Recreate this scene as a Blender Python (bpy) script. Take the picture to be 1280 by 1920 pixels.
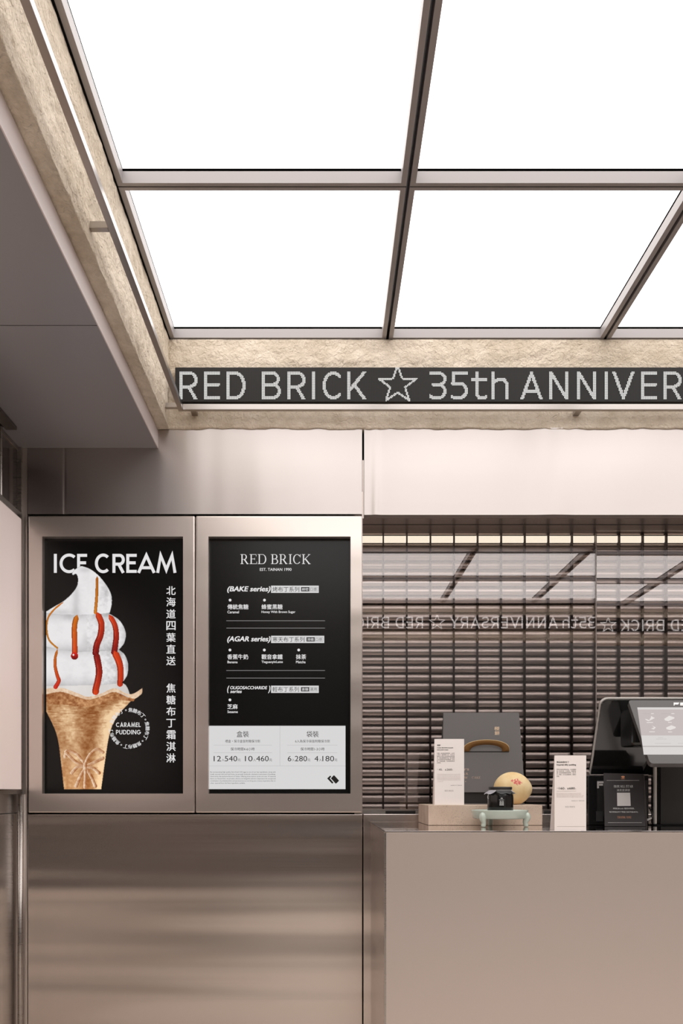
import bpy, bmesh, math, random
import numpy as np
from mathutils import Vector, Matrix, noise

random.seed(4)
for o in list(bpy.data.objects): bpy.data.objects.remove(o)
S = bpy.context.scene
C = S.collection

# ------------------------------------------------------------------ camera, world, exposure
F = 1620.0            # focal length in pixels of the 1280x1920 frame
VX, VY = 611.0, 1486.0  # vanishing point (level camera with shift)
EYE = 1.20
D = 3.24              # plane of the back wall
cam_d = bpy.data.cameras.new('camera'); cam = bpy.data.objects.new('camera', cam_d); C.objects.link(cam)
cam.location = (0, 0, EYE); cam.rotation_euler = (math.pi/2, 0, 0)
cam_d.sensor_fit = 'AUTO'; cam_d.sensor_width = 36.0
cam_d.lens = F/1920*36.0
cam_d.shift_x = (640-VX)/1920.0
cam_d.shift_y = (VY-960)/1920.0
cam_d.clip_start = 0.02
S.camera = cam
W = bpy.data.worlds.new('world'); S.world = W; W.use_nodes = True
W.node_tree.nodes['Background'].inputs[0].default_value = (1.0, 0.94, 0.91, 1)
W.node_tree.nodes['Background'].inputs[1].default_value = 1.0
_n = W.node_tree.nodes; _l = W.node_tree.links
_tc = _n.new('ShaderNodeTexCoord'); _sp = _n.new('ShaderNodeSeparateXYZ'); _rp = _n.new('ShaderNodeValToRGB')
_l.new(_tc.outputs['Generated'], _sp.inputs[0]); _l.new(_sp.outputs[2], _rp.inputs[0]); _l.new(_rp.outputs[0], _n['Background'].inputs[0])
_e = _rp.color_ramp.elements
_e[0].position = 0.0; _e[0].color = (0.05, 0.04, 0.036, 1)
_e[1].position = 0.06; _e[1].color = (0.075, 0.064, 0.058, 1)
for _p, _c in ((0.14, (0.16, 0.145, 0.135, 1)), (0.30, (0.9, 0.87, 0.84, 1))):
    _x = _e.new(_p); _x.color = _c
S.view_settings.view_transform = 'Standard'
S.view_settings.look = 'None'
S.view_settings.gamma = 1.0
S.view_settings.use_curve_mapping = False
S.view_settings.exposure = 0.0
CEIL_E = 2.6         # radiance of the backlit ceiling panels
LAMP_E = 1.3

def P(px, py, d):     # point of the photograph at depth d
    return Vector(((px-VX)*d/F, d, EYE+(VY-py)*d/F))
def pxX(px, d): return (px-VX)*d/F
def pyZ(py, d): return EYE+(VY-py)*d/F

# ------------------------------------------------------------------ helpers
def srgb(r, g, b):
    f = lambda c: (c/255/12.92) if c/255 <= 0.04045 else ((c/255+0.055)/1.055)**2.4
    return (f(r), f(g), f(b), 1)

def mat(name, color, rough=0.5, metal=0.0, **kw):
    m = bpy.data.materials.new(name); m.use_nodes = True
    b = m.node_tree.nodes['Principled BSDF']
    b.inputs['Base Color'].default_value = color if len(color) == 4 else (*color, 1)
    b.inputs['Roughness'].default_value = rough
    b.inputs['Metallic'].default_value = metal
    for k, v in kw.items():
        b.inputs[k.replace('_', ' ')].default_value = v
    return m

def emis(name, color, strength, gloss=False):
    m = bpy.data.materials.new(name); m.use_nodes = True
    b = m.node_tree.nodes['Principled BSDF']
    b.inputs['Base Color'].default_value = (0.02, 0.02, 0.02, 1)
    b.inputs['Specular IOR Level'].default_value = 0.5 if gloss else 0.0
    b.inputs['Roughness'].default_value = 0.3
    b.inputs['Emission Color'].default_value = color
    b.inputs['Emission Strength'].default_value = strength
    return m

def brushed(name, color, rough, aniso=0.0, rot=0.0, axis='Z', streak=0.06, metal=1.0, streak_axis='X', bump=0.0, wave=(2.2, 2.2, 2.2)):
    m = mat(name, color, rough, metal)
    nt = m.node_tree; N = nt.nodes; L = nt.links; b = N['Principled BSDF']
    b.inputs['Anisotropic'].default_value = aniso
    b.inputs['Anisotropic Rotation'].default_value = rot
    if aniso:
        t = N.new('ShaderNodeTangent'); t.direction_type = 'RADIAL'; t.axis = axis
        L.new(t.outputs[0], b.inputs['Tangent'])
    tc = N.new('ShaderNodeTexCoord'); mp = N.new('ShaderNodeMapping')
    mp.inputs['Scale'].default_value = (1.2, 1.2, 260) if streak_axis == 'X' else (260, 260, 1.2)
    nz = N.new('ShaderNodeTexNoise'); nz.inputs['Scale'].default_value = 1.0; nz.inputs['Detail'].default_value = 3
    L.new(tc.outputs['Object'], mp.inputs[0]); L.new(mp.outputs[0], nz.inputs[0])
    mr = N.new('ShaderNodeMapRange')
    mr.inputs[3].default_value = rough-streak; mr.inputs[4].default_value = rough+streak
    L.new(nz.outputs[0], mr.inputs[0]); L.new(mr.outputs[0], b.inputs['Roughness'])
    if bump:
        bp = N.new('ShaderNodeBump'); bp.inputs['Strength'].default_value = bump; bp.inputs['Distance'].default_value = 0.02
        n2 = N.new('ShaderNodeTexNoise'); n2.inputs['Scale'].default_value = 1.0; n2.inputs['Detail'].default_value = 1
        m2 = N.new('ShaderNodeMapping'); m2.inputs['Scale'].default_value = wave; L.new(tc.outputs['Object'], m2.inputs[0]); L.new(m2.outputs[0], n2.inputs[0]); L.new(n2.outputs[0], bp.inputs['Height']); L.new(bp.outputs[0], b.inputs['Normal'])
    return m

def mesh_obj(name, bm, m, parent=None, smooth=False):
    me = bpy.data.meshes.new(name)
    bmesh.ops.recalc_face_normals(bm, faces=bm.faces[:])
    if smooth:
        for f in bm.faces: f.smooth = True
    bm.to_mesh(me); bm.free()
    return link(name, me, m, parent)

def link(name, me, m, parent=None):
    if m is not None: me.materials.append(m)
    o = bpy.data.objects.new(name, me); C.objects.link(o)
    if parent is not None:
        o.parent = parent
        w = Matrix.Translation(parent.location)
        p = parent.parent
        o.matrix_parent_inverse = w.inverted() if parent.type == 'EMPTY' else Matrix.Identity(4)
    return o

def empty(name, loc, label, cat, group=None):
    o = bpy.data.objects.new(name, None); C.objects.link(o); o.location = loc; o.empty_display_size = 0.05
    o['label'] = label; o['category'] = cat
    if group: o['group'] = group
    return o

def tag(o, label, cat, group=None):
    o['label'] = label; o['category'] = cat
    if group: o['group'] = group
    return o

def struct(name, bm, m, parent=None, smooth=False):
    o = mesh_obj(name, bm, m, parent, smooth)
    if parent is None: o['kind'] = 'structure'
    return o

def NB(): return bmesh.new()

def box(bm, x0, x1, y0, y1, z0, z1, bev=0.0, seg=2):
    vs = [bm.verts.new((x, y, z)) for x in (x0, x1) for y in (y0, y1) for z in (z0, z1)]
    q = [(0,1,3,2), (4,6,7,5), (0,4,5,1), (2,3,7,6), (0,2,6,4), (1,5,7,3)]
    fs = [bm.faces.new([vs[i] for i in f]) for f in q]
    if bev:
        es = list({e for f in fs for e in f.edges})
        bmesh.ops.bevel(bm, geom=es, offset=bev, segments=seg, affect='EDGES', profile=0.5)
    return bm

def bx(*a, **k): return box(NB(), *a, **k)

def prism(bm, pts, y0, y1):        # outline in x,z extruded along y
    n = len(pts)
    a = [bm.verts.new((x, y0, z)) for x, z in pts]; b = [bm.verts.new((x, y1, z)) for x, z in pts]
    bm.faces.new(a); bm.faces.new(b[::-1])
    for i in range(n): bm.faces.new((a[i], b[i], b[(i+1) % n], a[(i+1) % n]))
    return bm

def ring(bm, x0, x1, z0, z1, ix0, ix1, iz0, iz1, y0, y1, bev=0):  # rectangular frame in the xz plane
    o = [(x0,z0), (x1,z0), (x1,z1), (x0,z1)]; i = [(ix0,iz0), (ix1,iz0), (ix1,iz1), (ix0,iz1)]
    V = lambda p, y: bm.verts.new((p[0], y, p[1]))
    of = [V(p,y0) for p in o]; inf = [V(p,y0) for p in i]; ob = [V(p,y1) for p in o]; ib = [V(p,y1) for p in i]
    for k in range(4):
        j = (k+1) % 4
        bm.faces.new((of[k], of[j], inf[j], inf[k])); bm.faces.new((ob[k], ib[k], ib[j], ob[j]))
        bm.faces.new((of[k], ob[k], ob[j], of[j])); bm.faces.new((inf[k], inf[j], ib[j], ib[k]))
    if bev:
        es = [e for e in bm.edges if all(v in of for v in e.verts)] + [e for e in bm.edges if (e.verts[0] in of and e.verts[1] in ob) or (e.verts[1] in of and e.verts[0] in ob)]
        bmesh.ops.bevel(bm, geom=es, offset=bev, segments=3, affect='EDGES', profile=0.5)
    return bm

def lathe(bm, prof, cx, cy, n=40, cap=True):   # profile (r,z) about a vertical axis
    rows = []
    for r, z in prof:
        rows.append([bm.verts.new((cx+r*math.cos(2*math.pi*k/n), cy+r*math.sin(2*math.pi*k/n), z)) for k in range(n)])
    for a, b in zip(rows, rows[1:]):
        for k in range(n): bm.faces.new((a[k], a[(k+1)%n], b[(k+1)%n], b[k]))
    if cap:
        bm.faces.new(rows[0][::-1]); bm.faces.new(rows[-1])
    return bm

def tube(bm, pts, radii, n=12, squash=1.0):
    pts = [Vector(p) for p in pts]; rows = []
    if not hasattr(radii, '__len__'): radii = [radii]*len(pts)
    for i, p in enumerate(pts):
        t = (pts[min(i+1, len(pts)-1)]-pts[max(i-1, 0)]).normalized()
        u = t.cross(Vector((0.13, 1, 0.07))).normalized(); v = t.cross(u)
        rows.append([bm.verts.new(p+radii[i]*(u*math.cos(2*math.pi*k/n)+v*squash*math.sin(2*math.pi*k/n))) for k in range(n)])
    for a, b in zip(rows, rows[1:]):
        for k in range(n): bm.faces.new((a[k], a[(k+1)%n], b[(k+1)%n], b[k]))
    bm.faces.new(rows[0][::-1]); bm.faces.new(rows[-1])
    return bm

# ---- flat artwork: 2-D verts/faces in photo pixels mapped on a surface
def place(name, V, Fc, m, parent, mapper):
    me = bpy.data.meshes.new(name)
    me.from_pydata([mapper(x, y) for x, y in V], [], Fc); me.update()
    return link(name, me, m, parent)

def flat(d):                                   # mapper onto a vertical plane at depth d
    return lambda x, y: P(x, y, d)

class Art:
    def __init__(s): s.V = []; s.F = []
    def poly(s, pts):
        n = len(s.V); s.V += list(pts); s.F.append(list(range(n, n+len(pts)))); return s
    def rect(s, x0, y0, x1, y1): return s.poly([(x0,y0), (x1,y0), (x1,y1), (x0,y1)])
    def line(s, x0, y0, x1, y1, w):
        dx, dy = x1-x0, y1-y0; l = math.hypot(dx, dy) or 1; nx, ny = -dy/l*w/2, dx/l*w/2
        return s.poly([(x0+nx,y0+ny), (x1+nx,y1+ny), (x1-nx,y1-ny), (x0-nx,y0-ny)])
    def frame(s, x0, y0, x1, y1, w):
        s.rect(x0,y0,x1,y0+w); s.rect(x0,y1-w,x1,y1); s.rect(x0,y0+w,x0+w,y1-w); return s.rect(x1-w,y0+w,x1,y1-w)
    def disc(s, cx, cy, r, n=20): return s.poly([(cx+r*math.cos(2*math.pi*k/n), cy+r*math.sin(2*math.pi*k/n)) for k in range(n)])
    def mesh(s, V, Fc):
        n = len(s.V); s.V += [tuple(v) for v in V]; s.F += [[i+n for i in f] for f in Fc]; return s
    def text(s, body, x0, y0, x1, y1, bold=0.0, shear=0.0, uni=False, rot=0.0):
        V, Fc = type_mesh(body, bold, shear)
        a = np.array(V); mn = a.min(0); mx = a.max(0); wd = mx-mn
        sx = (x1-x0)/wd[0]; sy = (y1-y0)/wd[1]
        if uni: sx = sy = min(sx, sy)
        cx, cy = (x0+x1)/2, (y0+y1)/2; c = (mn+mx)/2
        out = []
        for v in a:
            dx, dy = (v[0]-c[0])*sx, -(v[1]-c[1])*sy
            if rot: dx, dy = dx*math.cos(rot)-dy*math.sin(rot), dx*math.sin(rot)+dy*math.cos(rot)
            out.append((cx+dx, cy+dy))
        return s.mesh(out, Fc)
    def strokes(s, ss, X, Y):                  # list of (polyline, width); X,Y map unit coords to pixels
        for pl, w in ss:
            V, Fc = ribbon(pl, w); s.mesh([(X(x), Y(y)) for x, y in V], Fc)
        return s
    def put(s, name, m, parent, mapper): return place(name, s.V, s.F, m, parent, mapper)

class Multi:                                   # every call becomes a part of its own
    def __init__(s, name): s.nm = name; s.items = []
    def _n(s): a = Art(); s.items.append((s.nm, a)); return a
    def text(s, *a, **k): return s._n().text(*a, **k)
    def rect(s, *a): return s._n().rect(*a)
    def frame(s, *a): return s._n().frame(*a)
    def disc(s, *a): return s._n().disc(*a)
    def put(s, _, m, parent, mapper):
        for nm, a in s.items: a.put(nm, m, parent, mapper)
_tc = {}
def type_mesh(body, bold=0.0, shear=0.0):
    k = (body, bold, shear)
    if k not in _tc:
        c = bpy.data.curves.new('type', 'FONT'); c.body = body; c.size = 1; c.shear = shear; c.resolution_u = 3
        o = bpy.data.objects.new('type', c); C.objects.link(o)
        bpy.context.view_layer.update()
        me = bpy.data.meshes.new_from_object(o.evaluated_get(bpy.context.evaluated_depsgraph_get()))
        V0 = [(v.co.x, v.co.y) for v in me.vertices]; F0 = [list(p.vertices) for p in me.polygons]; V1, F1 = [], []
        for dx, dy in (((-1,-0.6), (1,-0.6), (-1,0.6), (1,0.6), (0,0)) if bold else ((0,0),)):
            n = len(V1); V1 += [(x+dx*bold, y+dy*bold) for x, y in V0]; F1 += [[i+n for i in f] for f in F0]
        _tc[k] = (V1, F1)
        bpy.data.objects.remove(o); bpy.data.curves.remove(c); bpy.data.meshes.remove(me)
    return _tc[k]

def ribbon(pl, w):
    pts = [Vector((p[0], p[1])) for p in pl]
    pts = [p for i, p in enumerate(pts) if i == 0 or (p-pts[i-1]).length > 1e-5]; n = len(pts); Lf = []; Rt = []
    closed = n > 2 and (pts[0]-pts[-1]).length < 1e-6
    for i in range(n):
        if closed and i in (0, n-1): a, b = pts[1]-pts[0], pts[-1]-pts[-2]; a, b = b, a
        else:
            a = pts[i]-pts[i-1] if i else None; b = pts[i+1]-pts[i] if i < n-1 else None
        a = a if a is not None else b; b = b if b is not None else a
        a = a.normalized(); b = b.normalized()
        na = Vector((-a.y, a.x)); nb = Vector((-b.y, b.x)); m = na+nb
        m = m.normalized() if m.length > 1e-6 else na
        k = min(1/max(m.dot(na), 0.15), 3.2)
        Lf.append(pts[i]+m*k*w/2); Rt.append(pts[i]-m*k*w/2)
    V = [tuple(v) for v in Lf+Rt]
    return V, [[i, i+1, n+i+1, n+i] for i in range(n-1)]

def arc(cx, cy, rx, ry, a0, a1, n=14):
    return [(cx+rx*math.cos(math.radians(a0+(a1-a0)*k/n)), cy+ry*math.sin(math.radians(a0+(a1-a0)*k/n))) for k in range(n+1)]

def glyph(ch, w, h, s):                        # centre-line strokes of a geometric sans, y up
    r = s/2; L, R, B, T = r, w-r, r, h-r; m = 0.5*h
    if ch == 'I': return [[(w/2,0), (w/2,h)]]
    if ch == 'E': return [[(w,T), (L,T), (L,B), (w,B)], [(L,0.53*h), (w*0.9,0.53*h)]]
    if ch == 'F': return [[(w,T), (L,T), (L,0)], [(L,0.51*h), (w*0.88,0.51*h)]]
    if ch == 'L': return [[(L,h), (L,B), (w,B)]]
    if ch == 'R':
        xb = w*0.58; q = 0.46*h
        return [[(L,0), (L,T), (xb,T)]+arc(xb,(T+q)/2,R-xb,(T-q)/2,90,-90)+[(L,q)], [(w*0.5,q), (R,0)]]
    if ch == 'P':
        xb = w*0.55; q = 0.43*h
        return [[(L,0), (L,T), (xb,T)]+arc(xb,(T+q)/2,R-xb,(T-q)/2,90,-90)+[(L,q)]]
    if ch == 'D':
        xb = w*0.45
        return [[(L,m), (L,T), (xb,T)]+arc(xb,m,R-xb,(T-B)/2,90,-90)+[(L,B), (L,m)]]
    if ch == 'B':
        xb = w*0.55; q = 0.53*h
        return [[(L,m), (L,T), (xb,T)]+arc(xb,(T+q)/2,R-xb-0.06*w,(T-q)/2,90,-90)+[(L,q)],
                [(xb,q)]+arc(xb,(q+B)/2,R-xb,(q-B)/2,90,-90)+[(L,B), (L,m)]]
    if ch == 'C': return [arc(w*0.56, m, w*0.56-r, m-r, 48, 312, 26)]
    if ch == 'G': return [arc(w*0.53, m, w*0.53-r, m-r, 48, 352, 28)+[(w*0.55, 0.46*h)]]
    if ch == 'K': return [[(L,0), (L,h)], [(R,h), (L+r,0.36*h)], [(w*0.36,0.54*h), (R,0)]]
    if ch == 'A': return [[(r,0), (w/2,h-r), (w-r,0)], [(w*0.2,0.27*h), (w*0.8,0.27*h)]]
    if ch == 'N': return [[(L,0), (L,h)], [(R,0), (R,h)], [(L,h-r*0.4), (R,r*0.4)]]
    if ch == 'M': return [[(r,0), (w*0.22,h-r), (w/2,h*0.16), (w*0.78,h-r), (w-r,0)]]
    if ch == 'V': return [[(r,h), (w/2,r), (w-r,h)]]
    if ch == 'Y': return [[(r,h), (w/2,0.45*h), (w-r,h)], [(w/2,0.45*h), (w/2,0)]]
    if ch == 'U': return [[(L,h), (L,0.35*h)]+arc(w/2,0.35*h,w/2-r,0.35*h-r,180,360)+[(R,h)]]
    if ch == 'S':
        q = 0.52*h
        return [arc(w*0.5,(T+q)/2,w*0.5-r,(T-q)/2,35,270,16)+arc(w*0.5,(q+B)/2,w*0.5-r,(q-B)/2,90,-145,16)]
    if ch == '3':
        q = 0.53*h; xb = w*0.55
        return [[(0,h*0.93), (w*0.28,T), (xb,T)]+arc(xb,(T+q)/2,R-xb,(T-q)/2,90,-90)+[(w*0.22,q)],
                [(xb,q)]+arc(xb,(q+B)/2,R-xb,(q-B)/2,90,-90)+[(w*0.25,B), (0,h*0.12)]]
    if ch == '5':
        q = 0.57*h; xb = w*0.5
        return [[(w*0.95,T), (w*0.16,T), (w*0.12,0.56*h), (w*0.3,q), (xb,q)]+arc(xb,(q+B)/2,R-xb,(q-B)/2,90,-90)+[(w*0.25,B), (0,h*0.1)]]
    if ch == 't': return [[(w*0.37,h*0.96), (w*0.37,h*0.16), (w*0.5,B), (w*0.8,B), (w*0.98,h*0.1)], [(0,0.72*h), (w*0.95,0.72*h)]]
    if ch == 'h': return [[(L*0.7,0), (L*0.7,h)], [(L,0.6*h), (w*0.4,0.72*h), (w*0.72,0.72*h), (R,0.56*h), (R,0)]]
    return []

def serif(ch, w, h, T=0.13, t=0.045):           # (polyline, width) strokes of a bookish serif capital, y up
    a, b = t/2, h-t/2; sv = 0.11*h; st = []
    T, t = T*h, t*h; a, b = t/2, h-t/2
    def stem(x, y0=0, y1=h, thick=None, foot=True, top=True):
        st.append(([(x,y0), (x,y1)], thick or T))
        if foot: st.append(([(x-T/2-sv,y0+t/2), (x+T/2+sv,y0+t/2)], t))
        if top: st.append(([(x-T/2-sv,y1-t/2), (x+T/2+sv,y1-t/2)], t))
    def bowl(x, y0, y1, xr):
        xm = x+(xr-x)*0.45
        st.append(([(x,y1-t/2), (xm,y1-t/2)], t)); st.append(([(x,y0+t/2), (xm,y0+t/2)], t))
        out = arc(xm,(y0+y1)/2,xr-xm,(y1-y0)/2,90,-90,14); inn = arc(xm,(y0+y1)/2,xr-xm-T,(y1-y0)/2-t,90,-90,14)
        for k in range(14):
            p, q = out[k], out[k+1]; u, v = inn[k], inn[k+1]
            mid = ((p[0]+u[0])/2, (p[1]+u[1])/2), ((q[0]+v[0])/2, (q[1]+v[1])/2)
            st.append((list(mid), math.dist(p,u)))
    x = T/2+sv
    if ch == 'I': stem(w/2)
    elif ch == 'R':
        stem(x); bowl(x, 0.45*h, h, w*0.78); st.append(([(w*0.48,0.47*h), (w*0.86,0)], T)); st.append(([(w*0.76,t/2), (w,t/2)], t))
    elif ch == 'P': stem(x); bowl(x, 0.43*h, h, w*0.95)
    elif ch == 'B': stem(x); bowl(x, 0.5*h, h, w*0.88); bowl(x, 0, 0.53*h, w*0.98)
    elif ch == 'D': stem(x); bowl(x, 0, h, w)
    elif ch == 'E':
        stem(x); st += [([(x,b), (w*0.92,b)], t), ([(x,a), (w,a)], t), ([(x,0.52*h), (w*0.7,0.52*h)], t),
                        ([(w*0.9,h), (w*0.92,0.78*h)], t), ([(w*0.97,0), (w,0.24*h)], t), ([(w*0.7,0.42*h), (w*0.7,0.62*h)], t)]
    elif ch == 'L': stem(x); st += [([(x,a), (w,a)], t), ([(w*0.97,0), (w,0.26*h)], t)]
    elif ch == 'C' or ch == 'O':
        A0, A1 = (42, 318) if ch == 'C' else (0, 360); n = 26
        for k in range(n):
            f = lambda ang: ((w/2+(w/2-wd(ang)/2)*math.cos(ang), h/2+(h/2-wd(ang)/2)*math.sin(ang)))
            wd = lambda ang: t+(T-t)*abs(math.cos(ang))**1.5
            p, q = math.radians(A0+(A1-A0)*k/n), math.radians(A0+(A1-A0)*(k+1.15)/n)
            st.append(([f(p), f(q)], wd((p+q)/2)))
        if ch == 'C': st += [([(w*0.9,0.68*h), (w*0.9,h)], t*1.2)]
    elif ch == 'K':
        stem(x); st += [([(w*0.86,h-t), (x,0.38*h)], t*1.2), ([(w*0.36,0.56*h), (w*0.88,0)], T), ([(w*0.7,b), (w*0.98,b)], t), ([(w*0.74,a), (w*1.02,a)], t)]
    elif ch == 'A':
        st += [([(w*0.16,0), (w*0.5,h)], t*1.2), ([(w*0.48,h), (w*0.84,0)], T), ([(w*0.25,0.34*h), (w*0.72,0.34*h)], t), ([(0,a), (w*0.32,a)], t), ([(w*0.66,a), (w,a)], t)]
    elif ch == 'S':
        pl = glyph('S', w, h, T*0.8)[0]; st += [(pl, T*0.75), ([(w*0.88,0.72*h), (w*0.9,h)], t), ([(w*0.1,0), (w*0.1,0.28*h)], t)]
    elif ch == 'T': stem(w/2, top=False); st += [([(0,b), (w,b)], t*1.3), ([(0.02*w,b), (0.02*w,0.78*h)], t), ([(0.98*w,b), (0.98*w,0.78*h)], t)]
    elif ch == 'H': stem(x); stem(w-x); st.append(([(x,h/2), (w-x,h/2)], t))
    elif ch == 'N': stem(x, thick=t*1.3); stem(w-x, thick=t*1.3, foot=False); st.append(([(x,h), (w-x,0)], T))
    elif ch == 'Y': st += [([(w*0.12,h), (w*0.5,0.45*h)], T), ([(w*0.88,h), (w*0.5,0.45*h)], t*1.2)]; stem(w/2, 0, 0.47*h, top=False); st += [([(0,b), (w*0.3,b)], t), ([(w*0.72,b), (w,b)], t)]
    elif ch == 'U': stem(x, 0.3*h, h, foot=False); st += [(arc(w/2,0.32*h,w/2-x,0.3*h,180,360), t*2), ([(w-x,0.3*h), (w-x,h)], t*1.3), ([(w-2*x,b), (w,b)], t)]
    elif ch == 'W':
        st += [([(w*0.1,h), (w*0.32,0)], T), ([(w*0.32,0), (w*0.52,h)], t), ([(w*0.46,h), (w*0.7,0)], T), ([(w*0.7,0), (w*0.92,h)], t), ([(0,b), (w*0.25,b)], t), ([(w*0.8,b), (w,b)], t)]
    return st
SERW = dict(I=0.42, R=0.92, E=0.8, D=0.95, B=0.82, C=0.88, K=0.95, A=0.92, L=0.76, S=0.62, T=0.82, H=0.98, N=0.98, Y=0.9, O=0.95, U=0.92, W=1.2, P=0.8)

def serif_line(art, text, x0, y0, x1, y1, gap=0.08, space=0.4):
    tot = sum((SERW[c]+gap) if c != ' ' else space for c in text)-gap; u = (x1-x0)/tot; x = x0; hpx = y1-y0
    for c in text:
        if c == ' ': x += space*u; continue
        art.strokes(serif(c, SERW[c], 1.0), lambda v, x=x: x+v*u, lambda v: y1-v*hpx); x += (SERW[c]+gap)*u
    return art

# ------------------------------------------------------------------ materials
M = {}
STEEL = (0.69, 0.62, 0.58, 1)
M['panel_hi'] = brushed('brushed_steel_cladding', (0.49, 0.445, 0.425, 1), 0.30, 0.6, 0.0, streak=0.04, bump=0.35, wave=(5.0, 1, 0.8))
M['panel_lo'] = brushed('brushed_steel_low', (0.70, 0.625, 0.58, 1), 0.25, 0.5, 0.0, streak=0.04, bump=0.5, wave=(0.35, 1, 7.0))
M['housing'] = brushed('brushed_steel_housing', (0.72, 0.645, 0.60, 1), 0.30, 0.5, 0.0, metal=0.86, streak=0.04, bump=0.3, wave=(1.2, 1, 5.0))
M['counter'] = brushed('brushed_steel_counter', (0.66, 0.57, 0.52, 1), 0.45, 0.6, 0.0, streak=0.05, metal=0.5)
M['ctop'] = brushed('polished_steel_top', (0.62, 0.56, 0.53, 1), 0.06, streak=0.02)
M['rail'] = brushed('satin_steel_rail', (0.44, 0.405, 0.38, 1), 0.28, streak=0.03)
M['frame'] = mat('anodised_frame', srgb(160, 154, 153), 0.45, 0.3)
M['gap'] = mat('dark_gap', (0.012, 0.01, 0.009), 0.9)
M['soffit'] = mat('grey_soffit', srgb(138, 137, 140), 0.34, 0.2)
M['fascia'] = mat('soffit_fascia', srgb(214, 204, 204), 0.4, 0.3)
M['diff'] = emis('lit_diffuser', (1.0, 0.968, 0.948, 1), CEIL_E)
M['floor'] = mat('pale_terrazzo', srgb(222, 210, 198), 0.35)
M['front'] = mat('dim_front_wall', srgb(96, 82, 76), 0.5)
M['right'] = mat('right_wall', srgb(150, 136, 128), 0.45, 0.3)
M['black'] = mat('gloss_black', (0.01, 0.01, 0.01), 0.12)
M['matte_black'] = mat('matt_black', (0.014, 0.013, 0.013), 0.5)
M['screen'] = mat('screen_glass', (0.006, 0.006, 0.006), 0.22, 0.0, Specular_IOR_Level=0.3)
M['white_lit'] = emis('screen_white', srgb(226, 224, 224), 1.0)
M['grey_lit'] = emis('screen_grey', srgb(150, 146, 146), 1.0)
M['pale_lit'] = emis('screen_pale', srgb(214, 213, 213), 1.0)
M['ink_lit'] = emis('screen_ink', srgb(22, 20, 20), 1.0)
M['midink_lit'] = emis('screen_line', srgb(160, 158, 158), 1.0)
M['mirror'] = mat('smoked_transom', (0.30, 0.27, 0.255), 0.12, 1.0)
M['leftmetal'] = brushed('left_steel', (0.66, 0.61, 0.58, 1), 0.25, 0.4, 0.0, streak=0.03)
M['whitepanel'] = mat('pale_panel_added_glow', srgb(226, 210, 205), 0.4, Emission_Color=srgb(255, 238, 232), Emission_Strength=0.22)  # faint emission added to brighten the panel and its reflections in the steel
M['card'] = mat('cream_card', srgb(253, 245, 241), 0.7)
M['ink'] = mat('dark_ink', srgb(62, 52, 48), 0.8)
M['lightink'] = mat('faint_ink', srgb(168, 150, 140), 0.8)
M['kraft'] = mat('kraft_paper', srgb(128, 90, 44), 0.8)
M['kraft_edge'] = mat('kraft_edge', srgb(214, 186, 140), 0.8)
M['bag'] = mat('charcoal_paper', srgb(98, 94, 93), 0.62)
M['bag_in'] = mat('bag_inside', srgb(28, 26, 26), 0.7)
M['gold'] = mat('pale_gold_foil', srgb(252, 226, 196), 0.4)
M['goldprint'] = mat('dim_gold_print', srgb(196, 166, 146), 0.5)
M['celadon'] = mat('celadon_glaze', srgb(196, 208, 196), 0.18, Coat_Weight=0.4)
M['paper_grey'] = mat('grey_paper_skirt', srgb(168, 166, 172), 0.5)
M['string'] = mat('white_string', srgb(230, 228, 224), 0.8)
M['jarprint'] = mat('silver_print', srgb(214, 214, 212), 0.5)
M['bezel'] = mat('grey_bezel', srgb(74, 71, 70), 0.42)
M['chrome'] = mat('pale_trim', srgb(236, 232, 226), 0.25, 0.5)
M['standblack'] = mat('piano_black', (0.012, 0.012, 0.012), 0.08)
M['standpanel'] = mat('dark_panel', srgb(46, 44, 42), 0.35)
M['copper'] = mat('copper_print', srgb(214, 150, 110), 0.45)
M['greyprint'] = mat('grey_print', srgb(196, 192, 190), 0.6)
M['patch'] = mat('pale_sticker', srgb(206, 202, 200), 0.6)
M['track'] = mat('dark_track', srgb(96, 88, 83), 0.35, 0.6)
M['lamp'] = emis('linear_lamp', srgb(255, 240, 218), LAMP_E)

def stone_mat():
    m = mat('split_sandstone', srgb(222, 204, 180), 0.9)
    nt = m.node_tree; N = nt.nodes; L = nt.links; b = N['Principled BSDF']
    tc = N.new('ShaderNodeTexCoord')
    n1 = N.new('ShaderNodeTexNoise'); n1.inputs['Scale'].default_value = 24; n1.inputs['Detail'].default_value = 8; n1.inputs['Roughness'].default_value = 0.62
    n2 = N.new('ShaderNodeTexNoise'); n2.inputs['Scale'].default_value = 3.0; n2.inputs['Detail'].default_value = 3
    L.new(tc.outputs['Object'], n1.inputs[0]); L.new(tc.outputs['Object'], n2.inputs[0])
    cr = N.new('ShaderNodeValToRGB'); cr.color_ramp.elements[0].position = 0.3; cr.color_ramp.elements[0].color = srgb(190, 174, 152)
    cr.color_ramp.elements[1].position = 0.62; cr.color_ramp.elements[1].color = srgb(226, 212, 194)
    mx = N.new('ShaderNodeMix'); mx.data_type = 'FLOAT'; mx.inputs[0].default_value = 0.5
    L.new(n1.outputs[0], mx.inputs[2]); L.new(n2.outputs[0], mx.inputs[3]); L.new(mx.outputs[0], cr.inputs[0]); L.new(cr.outputs[0], b.inputs['Base Color'])
    bp = N.new('ShaderNodeBump'); bp.inputs['Strength'].default_value = 0.9; bp.inputs['Distance'].default_value = 0.010
    n3 = N.new('ShaderNodeTexNoise'); n3.inputs['Scale'].default_value = 85; n3.inputs['Detail'].default_value = 9; n3.inputs['Distortion'].default_value = 0.6
    L.new(tc.outputs['Object'], n3.inputs[0]); L.new(n3.outputs[0], bp.inputs['Height']); L.new(bp.outputs[0], b.inputs['Normal'])
    return m
M['stone'] = stone_mat()

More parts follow.
